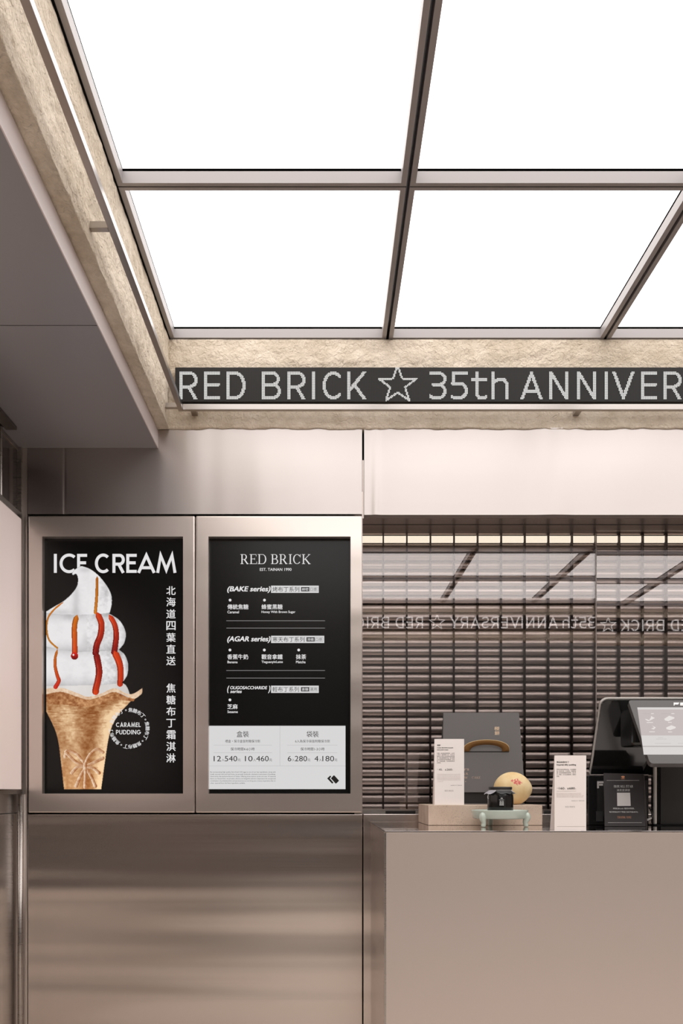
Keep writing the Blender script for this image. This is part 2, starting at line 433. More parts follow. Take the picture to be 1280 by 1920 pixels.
def travertine():
    m = mat('travertine', srgb(206, 184, 164), 0.6)
    nt = m.node_tree; N = nt.nodes; L = nt.links; b = N['Principled BSDF']
    tc = N.new('ShaderNodeTexCoord')
    n1 = N.new('ShaderNodeTexNoise'); n1.inputs['Scale'].default_value = 14; n1.inputs['Detail'].default_value = 6
    cr = N.new('ShaderNodeValToRGB'); cr.color_ramp.elements[0].color = srgb(186, 160, 140); cr.color_ramp.elements[1].color = srgb(224, 206, 188)
    L.new(tc.outputs['Object'], n1.inputs[0]); L.new(n1.outputs[0], cr.inputs[0])
    vo = N.new('ShaderNodeTexVoronoi'); vo.inputs['Scale'].default_value = 210
    L.new(tc.outputs['Object'], vo.inputs[0])
    n2 = N.new('ShaderNodeTexNoise'); n2.inputs['Scale'].default_value = 16; L.new(tc.outputs['Object'], n2.inputs[0])
    su = N.new('ShaderNodeMath'); su.operation = 'MULTIPLY'; su.inputs[1].default_value = 0.62
    L.new(n2.outputs[0], su.inputs[0])
    lt = N.new('ShaderNodeMath'); lt.operation = 'LESS_THAN'
    ad = N.new('ShaderNodeMath'); ad.operation = 'SUBTRACT'; ad.inputs[1].default_value = 0.06
    L.new(su.outputs[0], ad.inputs[0]); L.new(vo.outputs['Distance'], lt.inputs[0]); L.new(ad.outputs[0], lt.inputs[1])
    mx = N.new('ShaderNodeMix'); mx.data_type = 'RGBA'
    sc = N.new('ShaderNodeMath'); sc.operation = 'MULTIPLY'; sc.inputs[1].default_value = 0.35
    L.new(lt.outputs[0], sc.inputs[0]); L.new(sc.outputs[0], mx.inputs[0])
    L.new(cr.outputs[0], mx.inputs[6]); mx.inputs[7].default_value = srgb(120, 92, 76)
    L.new(mx.outputs[2], b.inputs['Base Color'])
    return m
M['travertine'] = travertine()

def led_board():
    m = mat('led_board', (0.02, 0.02, 0.02), 0.6, Specular_IOR_Level=0.25)
    nt = m.node_tree; N = nt.nodes; L = nt.links; b = N['Principled BSDF']
    tc = N.new('ShaderNodeTexCoord'); sp = N.new('ShaderNodeSeparateXYZ'); L.new(tc.outputs['Object'], sp.inputs[0])
    fs = []
    for ax in (0, 2):
        d = N.new('ShaderNodeMath'); d.operation = 'DIVIDE'; d.inputs[1].default_value = PITCH
        f = N.new('ShaderNodeMath'); f.operation = 'FRACT'; g = N.new('ShaderNodeMath'); g.operation = 'SUBTRACT'; g.inputs[1].default_value = 0.5
        a = N.new('ShaderNodeMath'); a.operation = 'ABSOLUTE'; l = N.new('ShaderNodeMath'); l.operation = 'LESS_THAN'; l.inputs[1].default_value = 0.3
        L.new(sp.outputs[ax], d.inputs[0]); L.new(d.outputs[0], f.inputs[0]); L.new(f.outputs[0], g.inputs[0]); L.new(g.outputs[0], a.inputs[0]); L.new(a.outputs[0], l.inputs[0]); fs.append(l)
    mu = N.new('ShaderNodeMath'); mu.operation = 'MULTIPLY'; L.new(fs[0].outputs[0], mu.inputs[0]); L.new(fs[1].outputs[0], mu.inputs[1])
    mx = N.new('ShaderNodeMix'); mx.data_type = 'RGBA'; mx.inputs[6].default_value = (0.010, 0.0095, 0.009, 1); mx.inputs[7].default_value = (0.034, 0.032, 0.030, 1)
    L.new(mu.outputs[0], mx.inputs[0]); L.new(mx.outputs[2], b.inputs['Base Color'])
    return m
PITCH = 2*3.21/F
M['board'] = led_board()
M['dot'] = emis('led_dot', (1.0, 0.985, 0.97, 1), 0.95)

def glass():
    m = bpy.data.materials.new('clear_glass'); m.use_nodes = True
    nt = m.node_tree; N = nt.nodes; L = nt.links; N.clear()
    out = N.new('ShaderNodeOutputMaterial'); mx = N.new('ShaderNodeMixShader')
    tr = N.new('ShaderNodeBsdfTransparent'); gl = N.new('ShaderNodeBsdfGlossy'); gl.inputs['Roughness'].default_value = 0.0; gl.inputs[0].default_value = (1.0, 0.93, 0.915, 1)
    tr.inputs[0].default_value = (0.94, 0.94, 0.94, 1)
    fr = N.new('ShaderNodeFresnel'); fr.inputs['IOR'].default_value = 1.5
    mu = N.new('ShaderNodeMath'); mu.operation = 'MULTIPLY'; mu.inputs[1].default_value = 2.4; mu.use_clamp = True
    L.new(fr.outputs[0], mu.inputs[0]); L.new(mu.outputs[0], mx.inputs[0]); L.new(tr.outputs[0], mx.inputs[1]); L.new(gl.outputs[0], mx.inputs[2]); L.new(mx.outputs[0], out.inputs[0])
    return m
M['glass'] = glass()
M['louvre'] = mat('louvre_slat', (0.60, 0.495, 0.46), 0.30, 0.9)
M['fin'] = mat('brown_fin', (0.03, 0.017, 0.012), 0.7, Specular_IOR_Level=0.2)

# ------------------------------------------------------------------ heights of the room
Z_CEIL = EYE+1.70; Z_STONE = EYE+1.362; Z_SOF = EYE+1.292; Z_HEAD = EYE+1.04; Z_SILL = EYE-0.08; Z_CNT = EYE-0.11
X_STONE = -0.588; X_FAS = -0.632; X_LW = -1.16; X_RW = 3.55; Y_FR = -0.90; X_JAMB = 0.138
YG = D+0.22; YL = 3.56

# ------------------------------------------------------------------ structure
struct('floor', bx(-1.5, 3.8, -3.0, 4.2, -0.1, 0.0), M['floor'])
struct('ceiling', bx(-1.5, 3.8, -1.2, 4.0, Z_CEIL+0.06, Z_CEIL+0.16), M['gap'])

def rough_slab(name, org, ux, uz, un, L, H, nx, nz, amp, jag, seed, depth, mt):
    """a split-stone face: org + u*ux + v*uz, bulging along un; the lower edge is chipped"""
    bm = NB(); rows = []
    for j in range(nz+1):
        r = []
        for i in range(nx+1):
            u, v = L*i/nx, H*j/nz
            q = Vector((u*9+seed, v*16, seed*1.7))
            h = amp*(noise.fractal(q, 0.6, 2.1, 5)+0.6*abs(noise.noise(q*3.1)))
            if j in (0, nz): h *= 0.35
            vv = v
            if j == 0: vv += jag*max(-0.35, noise.fractal(Vector((u*13, seed, 2.0)), 0.7, 2.0, 4))
            r.append(bm.verts.new(org+ux*u+uz*vv+un*h))
        rows.append(r)
    for a, b in zip(rows, rows[1:]):
        for i in range(nx): bm.faces.new((a[i], a[i+1], b[i+1], b[i]))
    lo = [bm.verts.new(v.co.copy()-un*(v.co-org).dot(un)-un*depth) for v in rows[0]]
    for i in range(nx): bm.faces.new((lo[i], lo[i+1], rows[0][i+1], rows[0][i]))
    hi = [bm.verts.new(v.co.copy()-un*(v.co-org).dot(un)-un*depth) for v in rows[-1]]
    for i in range(nx): bm.faces.new((rows[-1][i], rows[-1][i+1], hi[i+1], hi[i]))
    for i in range(nx): bm.faces.new((hi[i], hi[i+1], lo[i+1], lo[i]))
    o = mesh_obj(name, bm, mt); o['kind'] = 'structure'
    for p in o.data.polygons: p.use_smooth = True
    return o
X, Y, Z = Vector((1,0,0)), Vector((0,1,0)), Vector((0,0,1))
HS = Z_CEIL-0.004-Z_STONE
rough_slab('wall_back_upper', Vector((X_STONE-0.01, D-0.006, Z_STONE)), X, Z, -Y, 4.15, HS, 520, 46, 0.0045, 0.005, 3.3, 0.05, M['stone'])
rough_slab('wall_left_upper', Vector((X_STONE, -0.9, Z_STONE)), Y, Z, X, D+0.9-0.004, HS, 520, 46, 0.0045, 0.005, 8.1, X_STONE-X_FAS+0.06, M['stone'])
rough_slab('wall_front_upper', Vector((X_RW, Y_FR+0.03, Z_STONE)), -X, Z, Y, X_RW-X_STONE, HS, 120, 12, 0.006, 0.004, 5.5, 0.05, M['stone'])
bm = NB(); box(bm, -1.3, X_RW+0.1, Y_FR-0.08, Y_FR, Z_STONE+0.006, Z_CEIL+0.1); box(bm, -1.3, -0.7, Y_FR-0.08, Y_FR, 0, Z_STONE+0.006)
struct('wall_front', bm, M['front'])
struct('wall_right', bx(X_RW, X_RW+0.08, Y_FR-0.05, 3.9, 0, Z_CEIL+0.06), M['right'])
struct('wall_left', bx(X_LW-0.06, X_LW, Y_FR-0.05, D+0.06, 0, Z_SOF), M['leftmetal'])
bm = NB(); box(bm, X_LW-0.06, X_JAMB, D+0.045, D+0.09, 0, Z_CEIL); box(bm, X_JAMB, X_RW+0.08, D+0.045, D+0.09, Z_HEAD+0.02, Z_CEIL); box(bm, X_JAMB, X_RW+0.08, D+0.045, D+0.09, 0, Z_SILL-0.02)
struct('wall_back', bm, M['gap'])
struct('wall_rear', bx(X_JAMB-0.1, X_RW+0.08, 3.72, 3.78, 0, Z_CEIL), M['gap'])
# seams on the left wall
bm = NB(); box(bm, X_LW, X_LW+0.0012, 2.985, 2.989, 0, EYE); box(bm, X_LW, X_LW+0.0012, 2.0, D, EYE-0.078, EYE-0.075)
struct('trim_1', bm, M['gap'])
# low soffit: two sheets with a fine joint, and its pale fascia
bm = NB(); box(bm, X_LW-0.06, X_FAS, 2.392, D+0.03, Z_SOF, Z_SOF+0.035); box(bm, X_LW-0.06, X_FAS, Y_FR, 2.388, Z_SOF, Z_SOF+0.035)
struct('ceiling_soffit', bm, M['soffit'])
struct('trim_2', bx(X_FAS, X_FAS+0.003, Y_FR, D+0.001, Z_SOF-0.001, Z_STONE-0.005), M['fascia'])
# cladding sheets of the back wall (lift-off sheets over the dark backing)
def bowed(x0, x1, y0, y1, z0, z1, bows):       # a sheet whose face ripples softly along x
    bm = NB(); xs = sorted(set([x0+(x1-x0)*k/60 for k in range(61)]+[c+w*t/6 for c, w, a in bows for t in range(-18, 19) if x0 < c+w*t/6 < x1])); fr = []
    for x in xs:
        y = y0-sum(a*math.exp(-((x-c)/w)**2) for c, w, a in bows)
        fr.append([bm.verts.new((x, yy, zz)) for yy, zz in ((y, z0), (y, z1), (y1, z1), (y1, z0))])
    face = [[bm.verts.new(c[j].co) for j in (0, 1)] for c in fr]      # own vertices, so that the ripple alone is smoothed
    for i, (p, q) in enumerate(zip(fr, fr[1:])):
        for k in (1, 2, 3): bm.faces.new((p[k], q[k], q[(k+1)%4], p[(k+1)%4]))
        f = bm.faces.new((face[i][0], face[i+1][0], face[i+1][1], face[i][1])); f.smooth = True
    bm.faces.new(fr[0]); bm.faces.new(fr[-1][::-1])
    return bm
def sheet(name, x0, x1, z0, z1, m, label, y0=D, y1=D+0.035, bev=0.0018, bows=None):
    o = mesh_obj(name, bowed(x0, x1, y0, y1, z0, z1, bows) if bows else bx(x0, x1, y0, y1, z0, z1, bev=bev, seg=2), m); tag(o, label, 'wall panel', 'brushed steel wall panels'); return o
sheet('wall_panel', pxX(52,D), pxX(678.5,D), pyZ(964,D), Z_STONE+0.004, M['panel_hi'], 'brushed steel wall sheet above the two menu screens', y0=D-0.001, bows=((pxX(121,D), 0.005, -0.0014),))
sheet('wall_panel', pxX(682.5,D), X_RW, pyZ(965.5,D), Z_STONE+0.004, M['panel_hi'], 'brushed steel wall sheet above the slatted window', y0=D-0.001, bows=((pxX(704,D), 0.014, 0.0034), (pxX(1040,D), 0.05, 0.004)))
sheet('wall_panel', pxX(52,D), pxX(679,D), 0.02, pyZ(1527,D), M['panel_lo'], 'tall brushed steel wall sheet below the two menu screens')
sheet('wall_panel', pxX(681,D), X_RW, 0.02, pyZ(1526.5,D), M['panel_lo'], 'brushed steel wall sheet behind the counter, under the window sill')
struct('trim_8', bx(X_LW, pxX(51.0,D), D+0.0005, D+0.03, 0, Z_SOF), M['housing'])
# window recess
bm = NB(); box(bm, X_JAMB-0.03, X_JAMB, D+0.035, 3.72, Z_SILL-0.05, Z_HEAD+0.1); struct('trim_3', bm, M['housing'])
M['headunder'] = brushed('header_underside', (0.55, 0.48, 0.44, 1), 0.2, streak=0.02)
t = struct('trim_4', bx(X_JAMB, X_RW, D+0.036, YG+0.012, Z_HEAD-0.001, Z_HEAD+0.22), M['headunder'])
mesh_obj('track_slot', bx(X_JAMB+0.001, X_RW-0.02, D+0.108, D+0.114, Z_HEAD-0.0016, Z_HEAD-0.0012), M['gap'], t)
struct('ceiling_rear', bx(X_JAMB-0.1, X_RW+0.08, YG+0.012, 3.75, Z_HEAD+0.2, Z_HEAD+0.22), M['gap'])
struct('trim_5', bx(X_JAMB, X_RW, D+0.036, 3.72, Z_SILL-0.02, Z_SILL-0.002), M['ctop'])
# glass panes
wz0, wz1 = Z_SILL+0.0135, Z_HEAD-0.002
XS = pxX(1117, YG)
g1 = struct('window_1', bx(X_JAMB+0.001, XS-0.001, YG, YG+0.006, wz0, wz1), M['glass'])
g2 = bx(XS+0.001, X_RW-0.01, -0.003, 0.003, -0.56, 0.545)
bmesh.ops.rotate(g2, verts=g2.verts[:], cent=(0,0,0), matrix=Matrix.Rotation(math.radians(-0.155), 3, 'X'))
bmesh.ops.translate(g2, verts=g2.verts[:], vec=(0, YG+0.003, (wz0+wz1)/2))
struct('window_2', g2, M['glass'])
mesh_obj('pane_edge', bx(XS-0.0012, XS+0.0012, YG-0.003, YG+0.008, wz0, wz1), mat('glass_edge', srgb(150, 140, 134), 0.2), g1)
tr = NB(); y0 = YG-0.012
box(tr, X_JAMB, pxX(722,YG), y0, YG+0.02, Z_SILL-0.002, Z_SILL+0.013)
box(tr, X_JAMB, X_RW, YG+0.004, YG+0.02, Z_SILL-0.002, Z_SILL+0.0135)
for a, b in ((778, 1018), (1033, 1500)): box(tr, pxX(a,YG), pxX(b,YG), y0, YG+0.02, Z_SILL-0.002, Z_SILL+0.013)
t = struct('trim_6', tr, M['rail'])
mesh_obj('track_slot', bx(X_JAMB+0.01, X_RW-0.02, YG-0.006, YG+0.0035, Z_SILL-0.0015, Z_SILL+0.006), M['gap'], t)

# ------------------------------------------------------------------ slatted screen behind the glass
lou = empty('louvre_screen', (1.4, YL, Z_SILL), 'brown metal slat screen with dark upright fins behind the window glass', 'screen')
pitch = 16.25*YL/F; z_first = pyZ(1505.7, YL)
bm = NB(); x0, x1 = X_JAMB, X_RW-0.01
def slat(bm, z0, z1, bulge=0.0036, n=10):
    rows = []
    for k in range(n+1):
        t = k/n; a = (t-0.5)*2
        y = YL+0.010-bulge*(1-abs(a)**2.0)
        rows.append((bm.verts.new((x0, y, z0+(z1-z0)*t)), bm.verts.new((x1, y, z0+(z1-z0)*t))))
    bk = [(bm.verts.new((x0, YL+0.018, z)), bm.verts.new((x1, YL+0.018, z))) for z in (z0, z1)]
    rows = [bk[0]]+rows+[bk[1]]
    for a, b in zip(rows, rows[1:]): bm.faces.new((a[0], a[1], b[1], b[0]))
    bm.faces.new((rows[0][0], rows[-1][0], rows[-1][1], rows[0][1]))
LIT = 30
for k in range(-1, 34):
    if k == LIT: continue
    z0 = z_first+k*pitch+0.0028
    slat(bm, z0, z0+pitch-0.0056)
mesh_obj('slat_panel', bm, M['louvre'], lou, smooth=True)
YFN = 3.546; finw = 2.3*YFN/F
for k in range(0, 30):
    xr = pxX(719.7+44.3*k, YFN)
    if xr > X_RW-0.02: break
    mesh_obj('fin', bx(xr-finw, xr, YFN, YL+0.016, z_first-pitch*0.8, Z_HEAD+0.15), M['fin'], lou)
zl = z_first+LIT*pitch
o = mesh_obj('strip_lamp', bx(x0, x1, YL+0.004, YL+0.016, zl+0.004, zl+pitch-0.004, bev=0.003), M['lamp'], lou); o['label'] = 'glowing warm white strip lamp'
mesh_obj('lamp_channel', bx(x0, x1, YL+0.0165, YL+0.026, zl+0.001, zl+pitch-0.001), M['fin'], lou)

# ------------------------------------------------------------------ backlit ceiling panels
XE = [-0.588, 0.23, 1.045, 1.86, 2.675, 3.49]; YE = [D+0.004, 2.425, 1.61, 0.795, -0.02, -0.835]
HF = 0.034
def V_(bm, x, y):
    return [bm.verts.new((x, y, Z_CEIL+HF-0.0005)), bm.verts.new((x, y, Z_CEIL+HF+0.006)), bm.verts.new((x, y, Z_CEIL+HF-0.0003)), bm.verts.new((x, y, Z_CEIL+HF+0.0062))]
def light_panel(x0, x1, y0, y1, label, group=None):
    e = empty('ceiling_light', ((x0+x1)/2, (y0+y1)/2, Z_CEIL), label, 'ceiling light', group)
    a, b = 0.005, 0.003; x0 += a; x1 -= a; y0 += b; y1 -= b; fx, fy = 0.0155, 0.012
    bm = NB(); V = lambda x, y, z: bm.verts.new((x, y, z))
    o = [(x0,y0), (x1,y0), (x1,y1), (x0,y1)]; i = [(x0+fx,y0+fy), (x1-fx,y0+fy), (x1-fx,y1-fy), (x0+fx,y1-fy)]
    of, inf = [V(*p, Z_CEIL) for p in o], [V(*p, Z_CEIL) for p in i]; ot, it = [V(*p, Z_CEIL+HF+0.02) for p in o], [V(*p, Z_CEIL+HF) for p in i]
    for k in range(4):
        j = (k+1) % 4
        bm.faces.new((of[k], of[j], inf[j], inf[k])); bm.faces.new((of[k], ot[k], ot[j], of[j])); bm.faces.new((inf[k], inf[j], it[j], it[k])); bm.faces.new((ot[k], it[k], it[j], ot[j]))
    mesh_obj('frame', bm, M['frame'], e)
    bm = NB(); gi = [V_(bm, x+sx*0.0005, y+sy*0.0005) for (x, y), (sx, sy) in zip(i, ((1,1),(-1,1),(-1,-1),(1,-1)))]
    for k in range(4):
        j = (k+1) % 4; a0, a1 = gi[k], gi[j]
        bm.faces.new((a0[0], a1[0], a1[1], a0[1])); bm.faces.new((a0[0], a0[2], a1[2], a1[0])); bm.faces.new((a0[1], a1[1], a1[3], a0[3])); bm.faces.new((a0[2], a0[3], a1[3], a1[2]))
    mesh_obj('shadow_line', bm, M['gap'], e)  # black ring painted in as the shadow line between frame and diffuser
    mesh_obj('diffuser', bx(x0+fx-0.003, x1-fx+0.003, y0+fy-0.003, y1-fy+0.003, Z_CEIL+HF+0.0065, Z_CEIL+HF+0.010), M['diff'], e)
    return e
LAB = {(0,0): 'backlit ceiling panel in the corner of the two stone beams, against the back wall',
       (0,1): 'backlit ceiling panel against the back wall, above the numerals on the dot matrix sign',
       (0,2): 'backlit ceiling panel against the back wall, only its corner showing at the picture edge',
       (1,0): 'large backlit ceiling panel along the long stone beam, one row out from the back wall',
       (1,1): 'large backlit ceiling panel one row out from the back wall, away from the stone beam'}
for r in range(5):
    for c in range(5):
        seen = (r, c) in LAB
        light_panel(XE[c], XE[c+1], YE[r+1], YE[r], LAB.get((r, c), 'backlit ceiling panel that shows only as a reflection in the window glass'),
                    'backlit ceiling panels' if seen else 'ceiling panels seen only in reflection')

# ------------------------------------------------------------------ steel rail on brackets along both stone beams
rl = empty('steel_rail', (-0.53, D-0.06, EYE+1.42), 'thin square steel rail on short brackets running round both stone beams', 'rail')
zr = EYE+1.4085; h = 0.021; yb0 = D-0.062; xl0 = -0.5445
mesh_obj('rail_bar', bx(xl0, xl0+0.018, -0.6, yb0+0.016, zr, zr+h, bev=0.0012), M['rail'], rl)
mesh_obj('rail_bar', bx(xl0+0.0182, X_RW-0.05, yb0, yb0+0.016, zr, zr+h, bev=0.0012), M['rail'], rl)
for d in (0.985, 0.675, 0.37):
    y = D*d-0.03
    mesh_obj('bracket', bx(X_STONE-0.01, xl0-0.0003, y, y+0.017, zr+0.001, zr+0.0185, bev=0.001), M['rail'], rl)
for px in (363, 1084, 1805):
    x = pxX(px, 3.2)
    mesh_obj('bracket', bx(x-0.011, x+0.011, yb0+0.0163, D+0.004, zr+0.001, zr+0.0185, bev=0.001), M['rail'], rl)

# ------------------------------------------------------------------ dot matrix signs
GL = [('R',4,17), ('E',27,15), ('D',48,18), ('B',81,18), ('R',105,17), ('I',128,3), ('C',138,18), ('K',161,18), ('*',190,37), ('3',238,16), ('5',258,16), ('t',277,15), ('h',296,16),
      ('A',323,21), ('N',350,18), ('N',376,18), ('I',402,3), ('V',409,21), ('E',436,15), ('R',457,17), ('S',479,16), ('A',499,21), ('R',526,17), ('Y',547,20), ('*',578,37)]
GL2 = [('R',628,17), ('E',651,15), ('D',672,18), ('B',705,18), ('R',729,17), ('I',752,3), ('C',762,18), ('K',785,18)]
def raster(gl):
    on = set()
    for ch, c0, w in gl:
        if ch == '*':
            pts = []
            for k in range(11):
                a = math.radians(90+36*k); q = 18.4 if k % 2 == 0 else 7.4
                pts.append((18.2+q*math.cos(a), 13.6+q*math.sin(a)*(0.98)))
            st, rad, hh, dy = [pts], 0.95, 32, -2
            lim = (0, 37, 0, 32); pl = [[(x, y+2) for x, y in p] for p in st]
            yo = 0
        else:
            s = 3.0; pl = glyph(ch, w, 26, s); rad = 1.52; lim = (0, w, 0, 26); yo = 2
            if ch == 't': pl = glyph(ch, w, 26, s)
        for j in range(lim[2], lim[3]):
            for i in range(lim[0], lim[1]):
                x, y = i+0.5, j+0.5; hit = False
                for p in pl:
                    for (ax, ay), (bx_, by) in zip(p, p[1:]):
                        dx, dy = bx_-ax, by-ay; l2 = dx*dx+dy*dy
                        t = max(0, min(1, ((x-ax)*dx+(y-ay)*dy)/l2)) if l2 else 0
                        if (x-ax-t*dx)**2+(y-ay-t*dy)**2 <= rad*rad: hit = True; break
                    if hit: break
                if hit: on.add((c0+i, j+yo))
    return on
def led_sign(loc, rz, ncol, gl, label, dots=None):
    e = empty('led_sign', loc, label, 'led sign'); e.rotation_euler = (0, 0, rz)
    bm = bx(0, ncol*PITCH, 0, 0.022, 0, 32*PITCH)
    b = mesh_obj('sign_board', bm, M['board']); b.parent = e
    V, Fc = [], []; q = PITCH*0.38
    for i, j in sorted(raster(gl)):
        cx, cz = (i+0.5)*PITCH, (j+0.5)*PITCH; n = len(V)
        V += [(cx-q,-0.0012,cz-q), (cx+q,-0.0012,cz-q), (cx+q,-0.0012,cz+q), (cx-q,-0.0012,cz+q)]; Fc.append((n, n+1, n+2, n+3))
    me = bpy.data.meshes.new('lit_lettering'); me.from_pydata(V, [], Fc); me.update()
    d = link('lit_lettering', me, dots or M['dot']); d.parent = e
    return e
ys = D-0.033
led_sign((pxX(328.3, ys), ys, pyZ(753, ys)), 0, 600, GL, 'long black dot matrix sign with white lit letters in front of the back stone beam')
led_sign((3.36, Y_FR+0.062, EYE+1.468), math.pi, 815, GL+GL2, 'dot matrix sign whose mirrored letters show reflected in the window glass', emis('led_dot_bright', (1.0, 0.985, 0.97, 1), 3.5))

# ------------------------------------------------------------------ menu displays
def display(px0, px1, sx0, sx1, name, label, bezel):
    e = empty(name, (pxX((px0+px1)/2, D), D, pyZ(1525, D)), label, 'display', 'framed menu screens')
    mesh_obj('steel_frame', ring(NB(), pxX(px0,D-0.012), pxX(px1,D-0.012), pyZ(1524,D-0.012), pyZ(967,D-0.012), pxX(sx0,D-0.012), pxX(sx1,D-0.012), pyZ(1488,D-0.012), pyZ(1006,D-0.012), D-0.012, D+0.03, bev=0.005), M['housing'], e)
    d = D+0.016
    mesh_obj('screen', bx(pxX(sx0-3,d), pxX(sx1+3,d), d, d+0.012, pyZ(1491,d), pyZ(1003,d)), M['screen'], e)
    return e
dA = display(52.5, 365, 79, 343, 'menu_display', 'framed portrait screen showing a caramel soft serve cone on black', None)
dB = display(366.5, 679, 390.5, 657, 'menu_display', 'framed portrait screen listing pudding series and prices in white on black', None)
DS = D+0.0155
fl = flat(DS)
def zA(x, y): return 60+x/3.6233, 980+y/3.6233
# ---- ice cream screen
art = Art()
for ch, a, b in (('I',148,169), ('C',187,303), ('E',306,374), ('C',427,528), ('R',546,630), ('E',640,711), ('A',713,840), ('M',843,981)):
    x0, y0 = zA(a, 341); x1, y1 = zA(b, 212); w, hh = x1-x0, y0-y1
    if ch == 'C': y0 += 0.6; hh += 1.2
    ss = [(p, 5.6) for p in glyph(ch, w, hh, 5.6)]
    art.strokes(ss, lambda v, x0=x0: x0+v, lambda v, y0=y0: y0-v)
art.put('title_lettering', M['white_lit'], dA, fl)
cols = (Art(), Art())
rows = [430, 507, 588, 668, 748, 827, 907, 1092, 1172, 1250, 1331, 1409, 1488, 1567]
for n_, (ch, y) in enumerate(zip('北海道四葉直送焦糖布丁霜淇淋', rows)):
    x0, y0 = zA(912, y); x1, y1 = zA(975, y+63); cols[n_ > 6].text(ch, x0, y0, x1, y1, bold=0.012, uni=True)
for art in cols: art.put('side_lettering', M['white_lit'], dA, fl)

def picture():
    sc = 1.0/3.6233; x0p, x1p, y0p, y1p = 97, 752, 296, 1812
    st = 2.6
    xs = np.arange(x0p, x1p, st); ys_ = np.arange(y0p, y1p, st)
    gx, gy = np.meshgrid(xs+st/2, ys_+st/2)
    def inside(poly):
        p = np.array(poly, float); c = np.zeros(gx.shape, bool); j = len(p)-1
        for i in range(len(p)):
            xi, yi = p[i]; xj, yj = p[j]
            c ^= ((yi > gy) != (yj > gy)) & (gx < (xj-xi)*(gy-yi)/((yj-yi) or 1e-9)+xi); j = i
        return c
    def smooth(pts, n=8):
        q = [pts[0]]+list(pts)+[pts[-1]]; out = []
        for i in range(1, len(q)-2):
            p0, p1, p2, p3 = map(np.array, q[i-1:i+3])
            for k in range(n):
                t = k/n; out.append(tuple(0.5*((2*p1)+(-p0+p2)*t+(2*p0-5*p1+4*p2-p3)*t*t+(-p0+3*p1-3*p2+p3)*t**3)))
        return out+[tuple(pts[-1])]
    rng = np.random.default_rng(2)
    def nz(sx, sy, seed):
        r = np.random.default_rng(seed); acc = np.zeros(gx.shape); amp = 1.0
        for o in range(3):
            g = r.random((160, 160)); u = gx/sx*(2**o) % 158; v = gy/sy*(2**o) % 158
            i, j = u.astype(int), v.astype(int); fu, fv = u-i, v-j; fu = fu*fu*(3-2*fu); fv = fv*fv*(3-2*fv)
            acc += amp*((g[j,i]*(1-fu)+g[j,i+1]*fu)*(1-fv)+(g[j+1,i]*(1-fu)+g[j+1,i+1]*fu)*fv-0.5); amp *= 0.55
        return acc
    fine = nz(20, 17, 1); mid = nz(60, 80, 2); vert = nz(14, 90, 3)
    col = np.zeros(gx.shape+(3,)); msk = np.zeros(gx.shape, bool)
    def paint(m, rgb):
        col[m] = rgb[m]; msk[m] = True
    L = lambda *a: np.array(a, float)
    def shade(k, lo, hi): k = np.clip(k, 0, 1)[..., None]; return lo*(1-k)+hi*k
    # cone
    cone = [(97,1150)]+smooth([(97,1285), (130,1350), (160,1420), (180,1500), (195,1620), (217,1812)])+[(470,1812)]+smooth([(470,1812), (488,1680), (505,1560), (520,1470), (545,1380), (590,1300), (660,1225), (690,1190)])+[(560,1140), (380,1180)]
    m = inside(cone)
    lx = np.interp(gy, [1150,1285,1350,1420,1500,1620,1812], [60,80,130,160,180,195,217]); rx = np.interp(gy, [1190,1225,1300,1380,1470,1560,1680,1812], [690,660,590,545,520,505,488,470])
    u = (gx-lx)/(rx-lx)
    k = 0.46+0.62*np.exp(-((u-0.93)/0.15)**2)+0.25*np.exp(-((u-0.33)/0.13)**2)-0.30*np.exp(-((u-0.62)/0.17)**2)+0.30*fine+0.20*mid
    k = k-0.35*np.exp(-((gy-1200)/45)**2)
    wr = nz(40, 9, 7)
    k = k+0.40*wr*np.clip((1500-gy)/200, 0.15, 1)
    c = shade(k, L(136,78,36), L(242,208,166))
    c = c+np.clip((gy-1520)/250, 0, 1)[..., None]*L(14,8,2)
    paint(m, c)
    # embossed pattern on the cone foot
    def stroke(pts, w0, w1, tip=0.0):
        p = smooth(pts, 10); p = np.array(p); best = np.full(gx.shape, 1e9); side = np.zeros(gx.shape); par = np.zeros(gx.shape)
        for i in range(len(p)-1):
            a, b = p[i], p[i+1]; d = b-a; l2 = d@d or 1e-9
            t = np.clip(((gx-a[0])*d[0]+(gy-a[1])*d[1])/l2, 0, 1); qx = gx-a[0]-t*d[0]; qy = gy-a[1]-t*d[1]; dist = np.hypot(qx, qy)
            w = best > dist; best[w] = dist[w]; side[w] = qx[w]; par[w] = (i+t[w])/(len(p)-1)
        hw = (w0+(w1-w0)*par)/2
        if tip: hw = hw*np.clip(np.minimum(par/0.10, 1)*0.75+0.25, 0, 1)
        m = best <= hw; s = side/np.maximum(hw, 1)
        return m, s, par
    for pts in ([(225,1590), (240,1550), (300,1570), (360,1640)], [(480,1560), (440,1540), (390,1580), (360,1640)], [(230,1560), (290,1620), (355,1655)], [(480,1600), (420,1630), (365,1655)],
                [(270,1700), (310,1660), (355,1660)], [(455,1700), (410,1665), (365,1660)], [(300,1790), (330,1720), (358,1670)], [(430,1790), (400,1720), (365,1670)], [(362,1650), (362,1720), (358,1800)]):
        mm, s, pr = stroke(pts, 24, 18)
        paint(mm & m, shade(0.5-0.55*s+0.4*fine, L(150,84,40), L(246,222,196)))
    # lower cream seen in the mouth
    t4 = [(97,1110)]+smooth([(97,1100), (300,1085), (520,1085), (615,1090), (650,1125), (668,1185)])+[(560,1200), (380,1215), (97,1180)]
    paint(inside(t4), shade(0.75-0.5*np.abs((gx-330)/420)**2+0.1*mid, L(176,168,162), L(236,233,231)))
